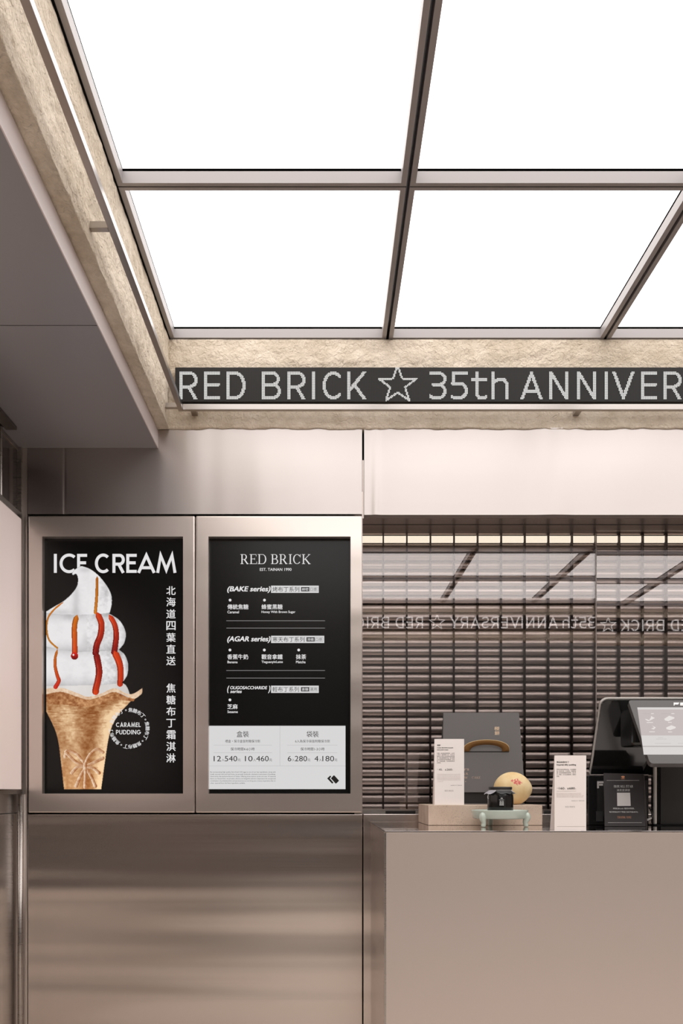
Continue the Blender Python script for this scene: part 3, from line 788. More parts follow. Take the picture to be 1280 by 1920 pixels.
    # lip of the cone
    lip = smooth([(97,1165), (97,1130), (200,1122), (300,1155), (380,1182), (470,1160), (560,1125), (640,1160), (690,1160), (750,1122)])+smooth([(748,1160), (700,1195), (650,1180), (560,1150), (470,1180), (380,1202), (300,1180), (200,1150), (97,1165)])
    paint(inside(lip), shade(0.7+0.5*fine, L(186,140,100), L(238,214,188)))
    wall = smooth([(97,1165), (200,1150), (300,1180), (380,1200), (470,1180), (560,1150), (660,1190), (700,1195)])+smooth([(690,1215), (560,1205), (380,1250), (200,1235), (97,1230)])
    paint(inside(wall) & ~inside(lip), shade(0.5+0.6*fine-0.3*np.abs(u-0.5), L(130,72,34), L(226,176,128)))
    # cream tiers
    wl, wh = L(140,137,138), L(232,230,230)
    t3 = [(97,760)]+[(300,850), (590,858)]+smooth([(590,862), (628,895), (650,945), (654,985), (645,1040), (612,1088)])+[(480,1104), (300,1106), (97,1110)]
    v3 = (gy-980)/125.0
    k3 = 1.0-0.42*np.abs(v3)**3-0.62*np.clip((gx-470)/190, 0, 1)**1.5+0.35*np.exp(-((gx-625)/20)**2)+0.10*mid+np.where((gx > 470), 0.30*fine, 0.05*fine)
    paint(inside(t3), shade(k3, wl, wh))
    t2 = [(97,600)]+[(300,612), (520,612)]+smooth([(520,614), (585,655), (622,705), (638,760), (625,820), (592,860)])+[(480,874), (300,878), (180,864), (130,848), (97,842)]
    v2 = (gy-745)/130.0
    k2 = 1.0-0.45*np.abs(v2)**3-0.22*np.exp(-((gx-250)/40)**2-((gy-640)/26)**2)-0.42*np.clip((gx-380)/270, 0, 1)**1.3+0.32*np.exp(-((gx-600)/24)**2)-0.2*np.exp(-((gx-370)/30)**2-((gy-800)/60)**2)+0.08*mid+np.where((gx > 370), 0.25*fine, 0.04*fine)
    paint(inside(t2), shade(k2, wl, wh))
    top = smooth([(97,612), (97,604), (150,570), (215,532), (270,482), (305,432), (312,382), (303,352), (290,350), (282,356), (272,348), (285,325), (315,303), (345,297), (400,318), (455,362), (508,428), (538,490), (542,550), (528,612)])+[(430,622), (300,626), (180,622)]
    kt = 0.98-0.40*np.clip((gx-455)/60, 0, 1)*np.clip((600-gy)/120, 0, 1)+0.35*np.exp(-((gx-525)/13)**2)-0.28*np.exp(-((gx-300)/24)**2)*np.clip((gy-380)/100, 0, 1)-0.25*np.exp(-((gx-360)/40)**2-((gy-320)/18)**2)-0.26*np.exp(-((gx-200)/90)**2-((gy-610)/22)**2)+0.07*mid+np.where(gx > 455, 0.26*fine, 0.05*fine)
    paint(inside(top), shade(kt, wl, wh))
    # caramel runs
    orange, red, dark = L(196,110,24), L(206,62,22), L(128,18,16)
    for pts, w0, w1, ca, cb in (
        ([(442,366), (441,440), (438,520), (430,610)], 18, 22, L(176,96,20), L(206,120,30)),
        ([(440,612), (470,680), (466,760), (440,830), (432,885)], 42, 44, red, dark),
        ([(432,880), (446,940), (456,1010), (448,1070), (434,1128), (432,1148)], 44, 46, dark, red),
        ([(306,630), (290,690), (288,760), (290,830), (290,885)], 36, 38, orange, red),
        ([(524,628), (560,690), (572,760), (566,830), (558,880)], 34, 42, red, dark),
        ([(560,876), (592,950), (602,1020), (598,1095)], 48, 40, red, L(190,50,20)),
        ([(212,540), (150,590), (108,650), (100,730), (118,800), (172,852)], 12, 12, orange, L(190,118,30)),
        ([(174,858), (158,920), (158,980), (172,1040), (182,1075), (160,1116)], 16, 30, orange, L(200,40,24))):
        mm, s, pr = stroke(pts, w0, w1, 1.0)
        c = shade(pr, ca, cb)*(1-0.32*np.clip(np.abs(s), 0, 1)[..., None]**2)+60*np.exp(-((s+0.35)/0.16)**2)[..., None]*(0.35+0.5*fine[..., None])
        paint(mm & msk, np.clip(c, 0, 255))
    mm = np.hypot(gx-289, gy-906) < 25; paint(mm, shade(0.5-(gy-906)/40, L(110,12,14), L(206,36,24)))
    mm = np.hypot(gx-281, gy-898) < 6; paint(mm, shade(gx*0+1, wh, wh))
    # softened edge
    mk = msk.astype(float); pad = np.pad(mk, 1, mode='edge'); soft = sum(pad[1+a:1+a+mk.shape[0], 1+b:1+b+mk.shape[1]] for a in (-1,0,1) for b in (-1,0,1))/9
    c = np.clip(col, 0, 255)/255; lin = np.where(c <= 0.04045, c/12.92, ((c+0.055)/1.055)**2.4)*np.where(msk, soft**1.2, 0)[..., None]
    ny, nx = gx.shape
    V = [fl_pic(60+(x0p+i*st)*sc, 980+(y0p+j*st)*sc) for j in range(ny+1) for i in range(nx+1)]
    Fc, cl = [], []
    for j in range(ny):
        for i in range(nx):
            if msk[j, i]:
                b = j*(nx+1)+i; Fc.append((b, b+nx+1, b+nx+2, b+1)); cl.append((*lin[j, i], 1.0))
    me = bpy.data.meshes.new('cone_picture'); me.from_pydata(V, [], Fc); me.update()
    at = me.color_attributes.new('picture', 'FLOAT_COLOR', 'CORNER')
    at.data.foreach_set('color', np.repeat(np.array(cl, np.float32), 4, axis=0).ravel())
    bm = bmesh.new(); bm.from_mesh(me); bmesh.ops.delete(bm, geom=[v for v in bm.verts if not v.link_faces], context='VERTS'); bm.to_mesh(me); bm.free()
    m = bpy.data.materials.new('screen_picture'); m.use_nodes = True; N = m.node_tree.nodes; b = N['Principled BSDF']
    a = N.new('ShaderNodeVertexColor'); a.layer_name = 'picture'; b.inputs['Base Color'].default_value = (0.01,0.01,0.01,1); b.inputs['Specular IOR Level'].default_value = 0
    m.node_tree.links.new(a.outputs[0], b.inputs['Emission Color']); b.inputs['Emission Strength'].default_value = 1.0
    link('cone_picture', me, m, dA)
fl_pic = flat(DS-0.0006)
picture()
art = Art(); tx = '焦糖布丁。'
cx, cy = zA(660, 1397); rad = 125/3.6233
for k in range(25):
    a = math.radians(86-14.4*k); px_, py_ = cx+rad*math.cos(a), cy-rad*math.sin(a); ch = tx[k % 5]; s_ = 4.1 if ch != '。' else 1.5
    art.text(ch, px_-s_, py_-s_, px_+s_, py_+s_, bold=0.012, uni=True, rot=math.pi/2-a)
art.put('badge_ring', M['white_lit'], dA, flat(DS-0.0012)); art2 = Art()
for word, y0, y1 in (('CARAMEL',1358,1388), ('PUDDING',1408,1438)):
    ws = dict(C=1.0, A=0.98, R=0.72, M=1.15, E=0.66, L=0.6, P=0.72, U=0.85, D=0.92, I=0.26, N=0.95, G=1.05); gp = 0.16
    tot = sum(ws[c]+gp for c in word)-gp; xa, ya = zA(570, y1); xb, yb = zA(738, y0); u = (xb-xa)/tot; hh = ya-yb; x = xa
    for c in word:
        art2.strokes([(p, 1.35) for p in glyph(c, ws[c]*u, hh, 1.35)], lambda v, x=x: x+v, lambda v: ya-v); x += (ws[c]+gp)*u
art2.put('badge_lettering', M['white_lit'], dA, flat(DS-0.0012))

# ---- price list screen
def z6(x, y): return 370+x/4.2667, 990+y/4.2667
def z7(x, y): return 370+x/4.2667, 1250+y/4.2667
def T6(a, s, x0, y0, x1, y1, z=z6, **k): p, q = z(x0, y0), z(x1, y1); a.text(s, *p, *q, **k)
white = Multi('tagline'); ink = Multi('section_lettering'); greyl = Multi('tag_lettering'); boxes = Multi('heading_box'); lines = Multi('divider_line')
title = Art(); x0, y0 = z6(344, 210); x1, y1 = z6(904, 288); serif_line(title, 'RED BRICK', x0, y0, x1, y1, gap=0.1, space=0.42)
title.put('title_lettering', M['white_lit'], dB, fl)
T6(white, 'EST. TAINAN 1990', 499, 320, 752, 343, bold=0.012)
for (hd, yh0, yh1, bx1, zh, tag1, tag2, tx0, tx1, s0, s1, e1, zz) in (
    ('(BAKE series)', 466, 520, 970, '烤布丁系列', '綿密', '口感', 600, 815, 829, 893, 962, z6),
    ('(AGAR series)', 866, 920, 1014, '寒天布丁系列', '滑嫩', '口感', 600, 857, 872, 936, 1004, z6),
    (None, 152, 212, 970, '輕布丁系列', '寡糖', '選用', 600, 812, 828, 892, 962, z7)):
    white.nm = 'section_heading'; ink.nm = 'section_lettering'
    if hd: T6(white, hd, 238, yh0, 585, yh1, bold=0.03, shear=0.22, z=zz)
    yb0_ = {466: 461, 866: 862, 152: 152}[yh0]
    p, q = zz(589, yb0_), zz(bx1, yb0_+58); boxes.rect(*p, *q)
    T6(ink, zh, tx0, yb0_+9, tx1, yb0_+50, z=zz)
    ink.nm = 'tag_box'; p, q = zz(s0, yb0_+12), zz(s1, yb0_+46); ink.rect(*p, *q)
    p, q = zz(s1, yb0_+12), zz(e1, yb0_+46); ink.frame(*p, *q, 0.35)
    T6(greyl, tag1, s0+6, yb0_+17, s1-5, yb0_+41, z=zz, bold=0.01); T6(ink, tag2, s1+8, yb0_+17, e1-8, yb0_+41, z=zz)
T6(white, '(', 238, 152, 256, 212, z=z7, bold=0.03, shear=0.2); T6(white, ')', 565, 152, 583, 212, z=z7, bold=0.03, shear=0.2)
T6(white, 'OLIGOSACCHARIDE', 262, 155, 559, 181, z=z7, bold=0.025, shear=0.2); T6(white, 'series', 262, 186, 355, 211, z=z7, bold=0.025, shear=0.2)
white.nm = 'item_dot'
for x, y, z in ((261,577,z6), (536,577,z6), (260,976,z6), (535,976,z6), (810,976,z6), (260,266,z7)): white.disc(*z(x, y), 11/4.2667)
white.nm = 'item_name'
for s, x0, x1, y, z in (('傳統焦糖',239,408,610,z6), ('蜂蜜黑糖',512,681,610,z6), ('香蕉牛奶',239,406,1010,z6), ('觀音拿鐵',512,681,1010,z6), ('抹茶',787,870,1010,z6), ('芝麻',239,322,299,z7)):
    T6(white, s, x0, y, x1, y+41, z=z, bold=0.016)
white.nm = 'item_translation'
for s, x0, x1, y0, y1, z in (('Caramel',240,332,661,683,z6), ('Honey With Brown Sugar',512,783,661,686,z6), ('Banana',240,321,1062,1082,z6), ('TieguanyinLatte',512,683,1061,1086,z6), ('Matcha',788,865,1061,1082,z6), ('Sesame',240,323,350,371,z7)):
    T6(white, s, x0, y0, x1, y1, z=z, bold=0.015)
for y, z in ((742,z6), (801,z6), (1140,z6), (91,z7)): p, q = z(231, y-1.6), z(1020, y+1.6); lines.rect(*p, *q)
boxes.nm = 'price_panel'; p, q = z7(92, 473), z7(1184, 980); boxes.rect(*p, *q)
il = Multi('price_rule'); ink.nm = 'price_lettering'
for x0, y0, x1, y1 in ((659,475,660.5,793), (92,793,1184,794.5), (130,627,596,628.5), (130,688,596,689.5), (718,627,1119,628.5), (718,688,1119,689.5)):
    p, q = z7(x0, y0), z7(x1, y1); il.rect(*p, *q)
for s, x0, y0, x1, y1 in (('盒裝',313,515,412,564), ('禮盒・保冷盒皆附贈保冷劑',222,584,500,608), ('保冷時間4-6小時',265,646,457,672), ('12',130,714,189,757), ('入',193,736,216,757), ('540',219,714,318,757), ('元',321,736,346,757),
                          ('10',380,714,441,757), ('入',445,736,467,757), ('460',470,714,570,757), ('元',573,736,597,757), ('袋裝',872,515,970,564), ('6入為保冷袋皆附贈保冷劑',782,584,1058,608), ('保冷時間1-3小時',824,646,1016,672),
                          ('6',722,714,751,757), ('入',755,736,777,757), ('280',779,714,877,757), ('元',880,736,903,757), ('4',936,714,967,757), ('入',971,736,995,757), ('180',999,714,1093,757), ('元',1096,736,1119,757)):
    T6(ink, s, x0, y0, x1, y1, z=z7)
fp = Art()
for k, s in enumerate(('By incorporating high-quality, farm-fresh CAS eggs as one of our key ingredients, along with', 'locally sourced milk and fresh fruits, we proudly handcraft a distinctive assortment of puddings.',
                       'Honored by the exclusive flavors of Tainan. Offering three texture series and over 10 seasonal', 'flavors to choose from, we provide a diverse and delightful selection. Experience the exceptional',
                       'combination of professionalism and perseverance as we bring you a luxury experience like no', 'other, sourced from the finest ingredients available.')):
    T6(fp, s, 103, 838+17.7*k, 625 if k < 5 else 382, 850+17.7*k, z=z7)
u = lambda x, y: (600+x/25.6, 1440+y/25.6)
em = Art(); em.poly([u(515,495), u(635,365), u(665,352), u(690,365), u(895,590), u(900,615), u(880,640), u(770,745), u(750,748), u(730,738)])
em.poly([u(335,500), u(480,365), u(535,405), u(462,500)]); em.poly([u(335,500), u(462,500), u(640,705), u(575,752)])
em.put('emblem', M['ink_lit'], dB, flat(DS-0.0006)); fp.put('fine_print', M['ink_lit'], dB, flat(DS-0.0006))
boxes.put('white_panels', M['pale_lit'], dB, fl)
white.put('menu_lettering', M['white_lit'], dB, fl)
lines.put('divider_lines', M['midink_lit'], dB, fl)
ink.put('dark_lettering', M['ink_lit'], dB, flat(DS-0.0006))
il.put('price_rules', M['midink_lit'], dB, flat(DS-0.0006))
greyl.put('tag_lettering', M['pale_lit'], dB, flat(DS-0.0012))

# ------------------------------------------------------------------ left return: hung panel, rod, transom, corner tube
hp = empty('hanging_panel', (-1.145, 2.6, EYE), 'tall pale framed panel with added glow hung from a rod along the dark left wall', 'panel')
xq = -1.131; pz0 = EYE+0.012; pz1 = EYE+1.016; py0, py1 = 0.6, D-0.02
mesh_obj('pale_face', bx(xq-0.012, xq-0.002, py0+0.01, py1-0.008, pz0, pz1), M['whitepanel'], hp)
bm = NB(); box(bm, xq-0.027, xq, py0, py1, pz0-0.017, pz0); box(bm, xq-0.027, xq, py0, py1, pz1, pz1+0.022); box(bm, xq-0.027, xq, py1-0.008, py1, pz0, pz1); box(bm, xq-0.027, xq, py0, py0+0.01, pz0, pz1)
mesh_obj('panel_frame', bm, M['rail'], hp)
mesh_obj('hanging_rod', tube(NB(), [(xq-0.010+0.004, 3.02, pz1+0.021), (xq-0.006, 3.02, Z_SOF-0.012)], 0.006), M['rail'], hp)
trk = empty('ceiling_track', (-1.10, 2.6, Z_SOF), 'short dark metal track on the grey soffit above the hung pale panel', 'track')
mesh_obj('track_rail', bx(xq-0.022, xq-0.014, 1.6, 3.05, Z_SOF-0.012, Z_SOF-0.0005), M['track'], trk)
mesh_obj('track_rail', bx(xq+0.002, xq+0.040, 1.6, 3.05, Z_SOF-0.012, Z_SOF-0.0005), M['track'], trk)
mesh_obj('track_slot', bx(xq-0.0139, xq+0.0019, 1.6, 3.045, Z_SOF-0.004, Z_SOF-0.0005), M['gap'], trk)
tw = struct('window_3', bx(X_LW+0.0005, X_LW+0.006, 1.6, D-0.012, pz1+0.026, Z_SOF-0.004), M['mirror'])
bm = NB(); box(bm, X_LW+0.0005, X_LW+0.022, D-0.011, D-0.001, EYE, Z_SOF-0.001); box(bm, X_LW+0.0005, X_LW+0.012, 1.6, D-0.011, Z_SOF-0.012, Z_SOF-0.001)
struct('trim_7', bm, M['rail'])
tub = mesh_obj('corner_tube', tube(NB(), [(-1.141, D-0.014, 0.0), (-1.141, D-0.014, EYE-0.007)], 0.0095, n=24), M['rail'], smooth=True)
tag(tub, 'slim round steel tube standing in the corner below the hung pale panel', 'tube')

# ------------------------------------------------------------------ counter
YC = 0.764*D; XC = pxX(721, YC)
ct = empty('service_counter', (1.9, 2.85, 0), 'brushed steel service counter with polished top in front of the slatted window', 'counter')
mesh_obj('front_panel', bx(XC, X_RW-0.02, YC, YC+0.02, 0.0, Z_CNT-0.0045, bev=0.001), M['counter'], ct)
mesh_obj('side_panel', bx(XC, XC+0.02, YC+0.0205, D-0.004, 0.0, Z_CNT-0.0045, bev=0.001), M['panel_lo'], ct)
mesh_obj('counter_top', bx(XC-0.0005, X_RW-0.02, YC-0.001, D-0.003, Z_CNT-0.004, Z_CNT, bev=0.0008), M['ctop'], ct)
mesh_obj('edge_strip', bx(XC-0.0008, XC+0.004, YC-0.0012, YC-0.0002, 0.0, Z_CNT-0.005), M['rail'], ct)

# ------------------------------------------------------------------ things on the counter
YB = 2.893; bl0, bl1 = pxX(802.7, YB), pxX(1016.5, YB); ZB = pyZ(1509.5, YB)
o = mesh_obj('stone_block', bx(bl0, bl1, YB, 3.20, Z_CNT+0.0005, ZB, bev=0.0015), M['travertine'])
tag(o, 'low pitted travertine block lying on the counter top', 'stone block')

def card(name, px0, px1, py0, py1, d, zbase, label, foot):
    x0, x1 = pxX(px0, d), pxX(px1, d); zt = pyZ(py0, d); e = empty(name, ((x0+x1)/2, d, zbase), label, 'price card', 'standing price cards')
    mesh_obj('card_front', bx(x0, x1, d, d+0.0012, zbase+0.0004, zt), M['card'], e)
    bm = NB(); w = [bm.verts.new(v) for v in ((x0, d+0.0015, zt-0.0005), (x1, d+0.0015, zt-0.0005), (x1, d+foot, zbase+0.0004), (x0, d+foot, zbase+0.0004))]
    w2 = [bm.verts.new(v.co+Vector((0, 0.001, 0.0003))) for v in w]
    bm.faces.new(w); bm.faces.new(w2[::-1])
    for k in range(4): bm.faces.new((w[k], w2[k], w2[(k+1)%4], w[(k+1)%4]))
    mesh_obj('card_back', bm, M['card'], e)
    return e
c1 = card('price_card', 814.2, 869.8, 1385.5, 1509, YB+0.012, ZB, 'cream folded price card standing on the travertine block', 0.05)
def zc(x, y): return 800+x/12.8, 1380+y/12.8
m1 = flat(YB+0.0117); a = Multi('printed_line'); b = Art(); b1 = Art()
def Tc(a, s, x0, y0, x1, y1, **k): a.text(s, *zc(x0, y0), *zc(x1, y1), **k)
Tc(a, '椪餅', 245, 203, 325, 240, bold=0.02); Tc(a, 'CANE BROWN SUGAR', 242, 270, 632, 296, bold=0.02); Tc(a, 'HOLLOW CAKE', 242, 322, 512, 347, bold=0.02)
for k, s in enumerate(('「椪餅」是台南的傳統糕餅，以純手', '工製作。選用黑糖入餡，外酥內空', '傳統月子點心結合麻油與煎蛋', '食，香氣濃郁甜而不膩。每日現烤', '以古法慢慢烘焙成金黃圓餅，老台', '味。可搭配熱茶、牛奶或直接享用', '好滋味。')):
    Tc(a, s, 240, 402+38*k, 665 if k < 6 else 340, 428+38*k)
Tc(a, '一', 242, 798, 268, 802); Tc(a, '45', 285, 783, 357, 828, bold=0.005); Tc(a, '元', 360, 812, 378, 828); Tc(a, '盒', 430, 795, 470, 828); Tc(a, '260', 478, 783, 602, 828, bold=0.005); Tc(a, '元', 606, 812, 624, 828)
for k in range(6): Tc(b, 'A traditional Tainan puffed cake hand made with cane brown sugar, baked until hollow', 242, 912+27*k, 805, 928+27*k)
Tc(b, 'and golden crust', 255, 1085, 392, 1103); Tc(a, '保存期限十五天，請儘早食用', 570, 1178, 840, 1192)
p, q = zc(430, 1298), zc(638, 1330); serif_line(b1, 'RED BRICK', p[0], p[1], q[0], q[1], gap=0.16, space=0.5)
a.put('', M['ink'], c1, m1); b.put('fine_print', M['lightink'], c1, m1); b1.put('maker_name', M['ink'], c1, m1)

d2 = YC+0.004
c2 = card('price_card', 1039.3, 1098.6, 1416.3, 1557.5, d2, Z_CNT, 'cream folded price card standing at the front edge of the counter', 0.05)
m2 = flat(d2-0.0004); a = Multi('printed_line'); b = Art(); b2 = Art()
def zd(x, y): return 860+x/5.12, 1300+y/5.12
def Td(a, s, x0, y0, x1, y1, **k): a.text(s, *zd(x0, y0), *zd(x1, y1), **k)
Td(a, '御品絲柔布丁', 938, 652, 1058, 668, bold=0.012); Td(a, 'Imperial silky pudding', 938, 678, 1124, 697, bold=0.02)
for k, s in enumerate(('嚴選北海道四葉鮮奶油，以低溫慢烤', '製。絲滑口感，入口即化。焦糖香氣', '濃。選用新鮮雞蛋與香草籽，每日手', '工。限量，手作的溫暖滋味，細緻的', '味道。')):
    Td(a, s, 938, 725+16.5*k, 1124 if k < 4 else 965, 736+16.5*k)
Td(a, '一', 938, 910, 956, 912); Td(a, '160', 960, 902, 1012, 922, bold=0.008); Td(a, '元', 1014, 914, 1022, 922); Td(a, '盒', 1038, 906, 1056, 922); Td(a, '680', 1058, 902, 1113, 922, bold=0.008); Td(a, '元', 1116, 914, 1124, 922)
for k, x in enumerate((1170, 1172, 1198, 1192)): Td(b, 'Silky baked pudding with fresh cream, eggs and caramel, kept chilled', 938, 957+11.5*k, x, 965+11.5*k)
Td(a, '冷藏保存三天，請儘早食用', 1078, 1028, 1203, 1035)
p, q = zd(1022, 1083), zd(1114, 1096); serif_line(b2, 'RED BRICK', p[0], p[1], q[0], q[1], gap=0.16, space=0.5)
b.rect(*zd(940, 1277), *zd(1215, 1279)); b.rect(*zd(940, 938), *zd(1124, 939.5))
b2.put('maker_name', M['ink'], c2, m2); a.put('', M['ink'], c2, m2); b.put('fine_print', M['lightink'], c2, m2)

# ---- paper cake carrier
Yf, Yt = 3.03, 3.10; zt = pyZ(1336, Yt); zb = ZB+0.0008
bg = empty('cake_bag', (pxX(905, 3.1), 3.1, ZB), 'charcoal paper cake carrier with kraft handle standing behind the jar and puffed cake', 'carrier bag')
zA_, = (zt,)
def plane_bag(x, y):                       # photo pixel -> leaning front face of the carrier
    k = (Yt-Yf)/(zt-zb); c = (VY-y)/F      # Y = Yf + k*(Z-zb), Z = EYE + c*Y
    Yv = (Yf+k*(EYE-zb))/(1-k*c); return Vector(((x-VX)*Yv/F, Yv, EYE+c*Yv))
nrm = Vector((0, -(zt-zb), (Yt-Yf))).normalized()
def bag_front(x, y, off=0.0006): return plane_bag(x, y)+nrm*off
TL, TR, BL, BR = plane_bag(831,1336.3), plane_bag(972.5,1336.3), plane_bag(828.5,1485.5), plane_bag(984,1485.5)
bm = NB(); th = -nrm*0.0015
def solid(bm, quad, off):
    a = [bm.verts.new(v) for v in quad]; b = [bm.verts.new(v+off) for v in quad]; n = len(quad)
    bm.faces.new(a); bm.faces.new(b[::-1])
    for k in range(n): bm.faces.new((a[k], b[k], b[(k+1)%n], a[(k+1)%n]))
    return bm
mesh_obj('front_sheet', solid(bm, [TL, TR, BR, BL], th), M['bag'], bg)
Yr = 3.175; rb = lambda v, y, z: Vector((v.x, y, z))
bm = NB(); solid(bm, [rb(TL, Yt+0.006, zt), rb(TR, Yt+0.006, zt), rb(BR, Yr, zb), rb(BL, Yr, zb)], Vector((0, 0.0015, 0)))
mesh_obj('rear_sheet', bm, M['bag'], bg)
for s, A_, B_ in ((1, TL, BL), (-1, TR, BR)):
    bm = NB(); i = 0.004*s; yf_ = lambda z: Yf+(Yt-Yf)*(z-zb)/(zt-zb)+0.004
    solid(bm, [Vector((A_.x+i, Yt+0.002, zt-0.002)), Vector((A_.x+i, Yt+0.005, zt-0.002)), Vector((B_.x+i, Yr-0.002, zb+0.002)), Vector((B_.x+i, Yf+0.006, zb+0.002))], Vector((0.001*s, 0, 0)))
    mesh_obj('side_gusset', bm, M['bag_in'], bg)
mesh_obj('inner_box', bx(BL.x+0.012, BR.x-0.012, Yf+0.016, Yr-0.004, zb+0.004, plane_bag(900,1478).z), M['matte_black'], bg)
mesh_obj('base_sheet', bx(BL.x+0.004, BR.x-0.004, Yf, Yr-0.002, zb-0.0006, zb+0.0032), M['bag'], bg)
# handle strap arching out of a slot
N_ = 28; bm = NB(); be = NB(); inn = []; outp = []
for k in range(N_+1):
    an = math.pi*k/N_; sn = math.sin(an)
    inn.append(bag_front(910.5-30.5*math.cos(an), 1409.2-11.5*sn**0.8, 0.001+0.010*sn**0.6))
    outp.append(bag_front(910.5-43.2*math.cos(an), 1409.2-18.0*sn**0.72, 0.002+0.022*sn**0.6))
vi = [bm.verts.new(p) for p in inn]; vo = [bm.verts.new(p) for p in outp]
for k in range(N_): bm.faces.new((vi[k], vi[k+1], vo[k+1], vo[k]))
hd = mesh_obj('handle', bm, M['kraft'], bg, smooth=True)
md = hd.modifiers.new('thick', 'SOLIDIFY'); md.thickness = 0.0012
tube(be, [p+Z*0.0009 for p in outp], 0.0011, n=8)
mesh_obj('handle_edge', be, M['kraft_edge'], hd, smooth=True)
a = Art(); a.rect(867.5, 1408.6, 953.5, 1410.4); a.put('handle_slot', M['gap'], bg, lambda x, y: bag_front(x, y, 0.0007))
a = Art(); a.text('椪', 926.3, 1362.3, 936.2, 1369.8, bold=0.03); a.text('餅', 926.8, 1370.8, 936.4, 1378.3, bold=0.03); a.put('gold_characters', M['gold'], bg, bag_front)
a = Art()
def za(x, y): return 860+x/9.143, 1420+y/9.143
p, q = za(-255, 190), za(174, 225); a.text("TAINAN'S", *p, *q)
p, q = za(-80, 262), za(160, 300); serif_line(a, 'SUGAR'.replace('G', 'C'), *p, *q, gap=0.14)
p, q = za(-190, 328), za(155, 366); serif_line(a, 'HOLLOW', *p, *q, gap=0.14)
p, q = za(222, 328), za(372, 366); serif_line(a, 'CAKE', *p, *q, gap=0.14)
a.disc(*za(115, 415), 0.8)
a.put('printed_text', M['goldprint'], bg, bag_front)

# ---- puffed cake with red stamp
def cake_mat():
    m = mat('baked_shell', srgb(226, 196, 140), 0.55)
    nt = m.node_tree; N = nt.nodes; L = nt.links; b = N['Principled BSDF']
    tc = N.new('ShaderNodeTexCoord')
    n1 = N.new('ShaderNodeTexNoise'); n1.inputs['Scale'].default_value = 26; n1.inputs['Detail'].default_value = 4; L.new(tc.outputs['Object'], n1.inputs[0])
    cr = N.new('ShaderNodeValToRGB'); cr.color_ramp.elements[0].position = 0.3; cr.color_ramp.elements[1].position = 0.7
    cr.color_ramp.elements[0].color = srgb(222, 190, 136); cr.color_ramp.elements[1].color = srgb(240, 216, 170); L.new(n1.outputs[0], cr.inputs[0])
    sp = N.new('ShaderNodeSeparateXYZ'); L.new(tc.outputs['Object'], sp.inputs[0])
    def term(out, c, w, rot=None):
        s = N.new('ShaderNodeMath'); s.operation = 'SUBTRACT'; s.inputs[1].default_value = c
        d = N.new('ShaderNodeMath'); d.operation = 'DIVIDE'; d.inputs[1].default_value = w; a = N.new('ShaderNodeMath'); a.operation = 'ABSOLUTE'
        L.new(out, s.inputs[0]); L.new(s.outputs[0], d.inputs[0]); L.new(d.outputs[0], a.inputs[0]); return a
    sk = N.new('ShaderNodeMath'); sk.operation = 'MULTIPLY'; sk.inputs[1].default_value = 0.14; L.new(sp.outputs[0], sk.inputs[0])
    zz = N.new('ShaderNodeMath'); zz.operation = 'ADD'; L.new(sp.outputs[2], zz.inputs[0]); L.new(sk.outputs[0], zz.inputs[1])
    ta, tb = term(sp.outputs[0], 0.0075, 0.025), term(zz.outputs[0], 0.0250, 0.0128)
    ad = N.new('ShaderNodeMath'); ad.operation = 'ADD'; L.new(ta.outputs[0], ad.inputs[0]); L.new(tb.outputs[0], ad.inputs[1])
    n2 = N.new('ShaderNodeTexNoise'); n2.inputs['Scale'].default_value = 190; n2.inputs['Detail'].default_value = 2; L.new(tc.outputs['Object'], n2.inputs[0])
    th = N.new('ShaderNodeMath'); th.operation = 'MULTIPLY_ADD'; th.inputs[1].default_value = 1.7; th.inputs[2].default_value = 0.05; L.new(n2.outputs[0], th.inputs[0])
    lt = N.new('ShaderNodeMath'); lt.operation = 'LESS_THAN'; L.new(ad.outputs[0], lt.inputs[0]); L.new(th.outputs[0], lt.inputs[1])
    n3 = N.new('ShaderNodeTexNoise'); n3.inputs['Scale'].default_value = 240; L.new(tc.outputs['Object'], n3.inputs[0])
    gt = N.new('ShaderNodeMath'); gt.operation = 'GREATER_THAN'; gt.inputs[1].default_value = 0.43; L.new(n3.outputs[0], gt.inputs[0])
    fy = N.new('ShaderNodeMath'); fy.operation = 'LESS_THAN'; fy.inputs[1].default_value = 0.0; L.new(sp.outputs[1], fy.inputs[0])
    m1 = N.new('ShaderNodeMath'); m1.operation = 'MULTIPLY'; L.new(lt.outputs[0], m1.inputs[0]); L.new(gt.outputs[0], m1.inputs[1])
    m2_ = N.new('ShaderNodeMath'); m2_.operation = 'MULTIPLY'; L.new(m1.outputs[0], m2_.inputs[0]); L.new(fy.outputs[0], m2_.inputs[1])
    mx = N.new('ShaderNodeMix'); mx.data_type = 'RGBA'; L.new(m2_.outputs[0], mx.inputs[0]); L.new(cr.outputs[0], mx.inputs[6]); mx.inputs[7].default_value = srgb(212, 96, 92)
    L.new(mx.outputs[2], b.inputs['Base Color'])
    return m
YK = 2.965; s = YK/F; bm = NB()
bmesh.ops.create_uvsphere(bm, u_segments=56, v_segments=36, radius=1.0)
R_ = 33.0*s
for v in bm.verts:
    x, y, z = v.co
    px_ = x*34.6+max(0, x)**5*3.0*max(0, 1-(abs(z)*1.2)**2)
    pz_ = z*31.8
    if z < -0.9: pz_ = -0.9*31.8-(abs(z)-0.9)*10
    v.co = Vector((px_*s, y*24*s, pz_*s))
cz = pyZ(1477, YK)
lo = min(v.co.z for v in bm.verts)
ck = mesh_obj('puffed_cake', bm, cake_mat(), smooth=True); ck.location = (pxX(959.6, YK), YK, ZB-lo+0.0002)
tag(ck, 'round golden puffed cake with a red stamp on the travertine block', 'cake')

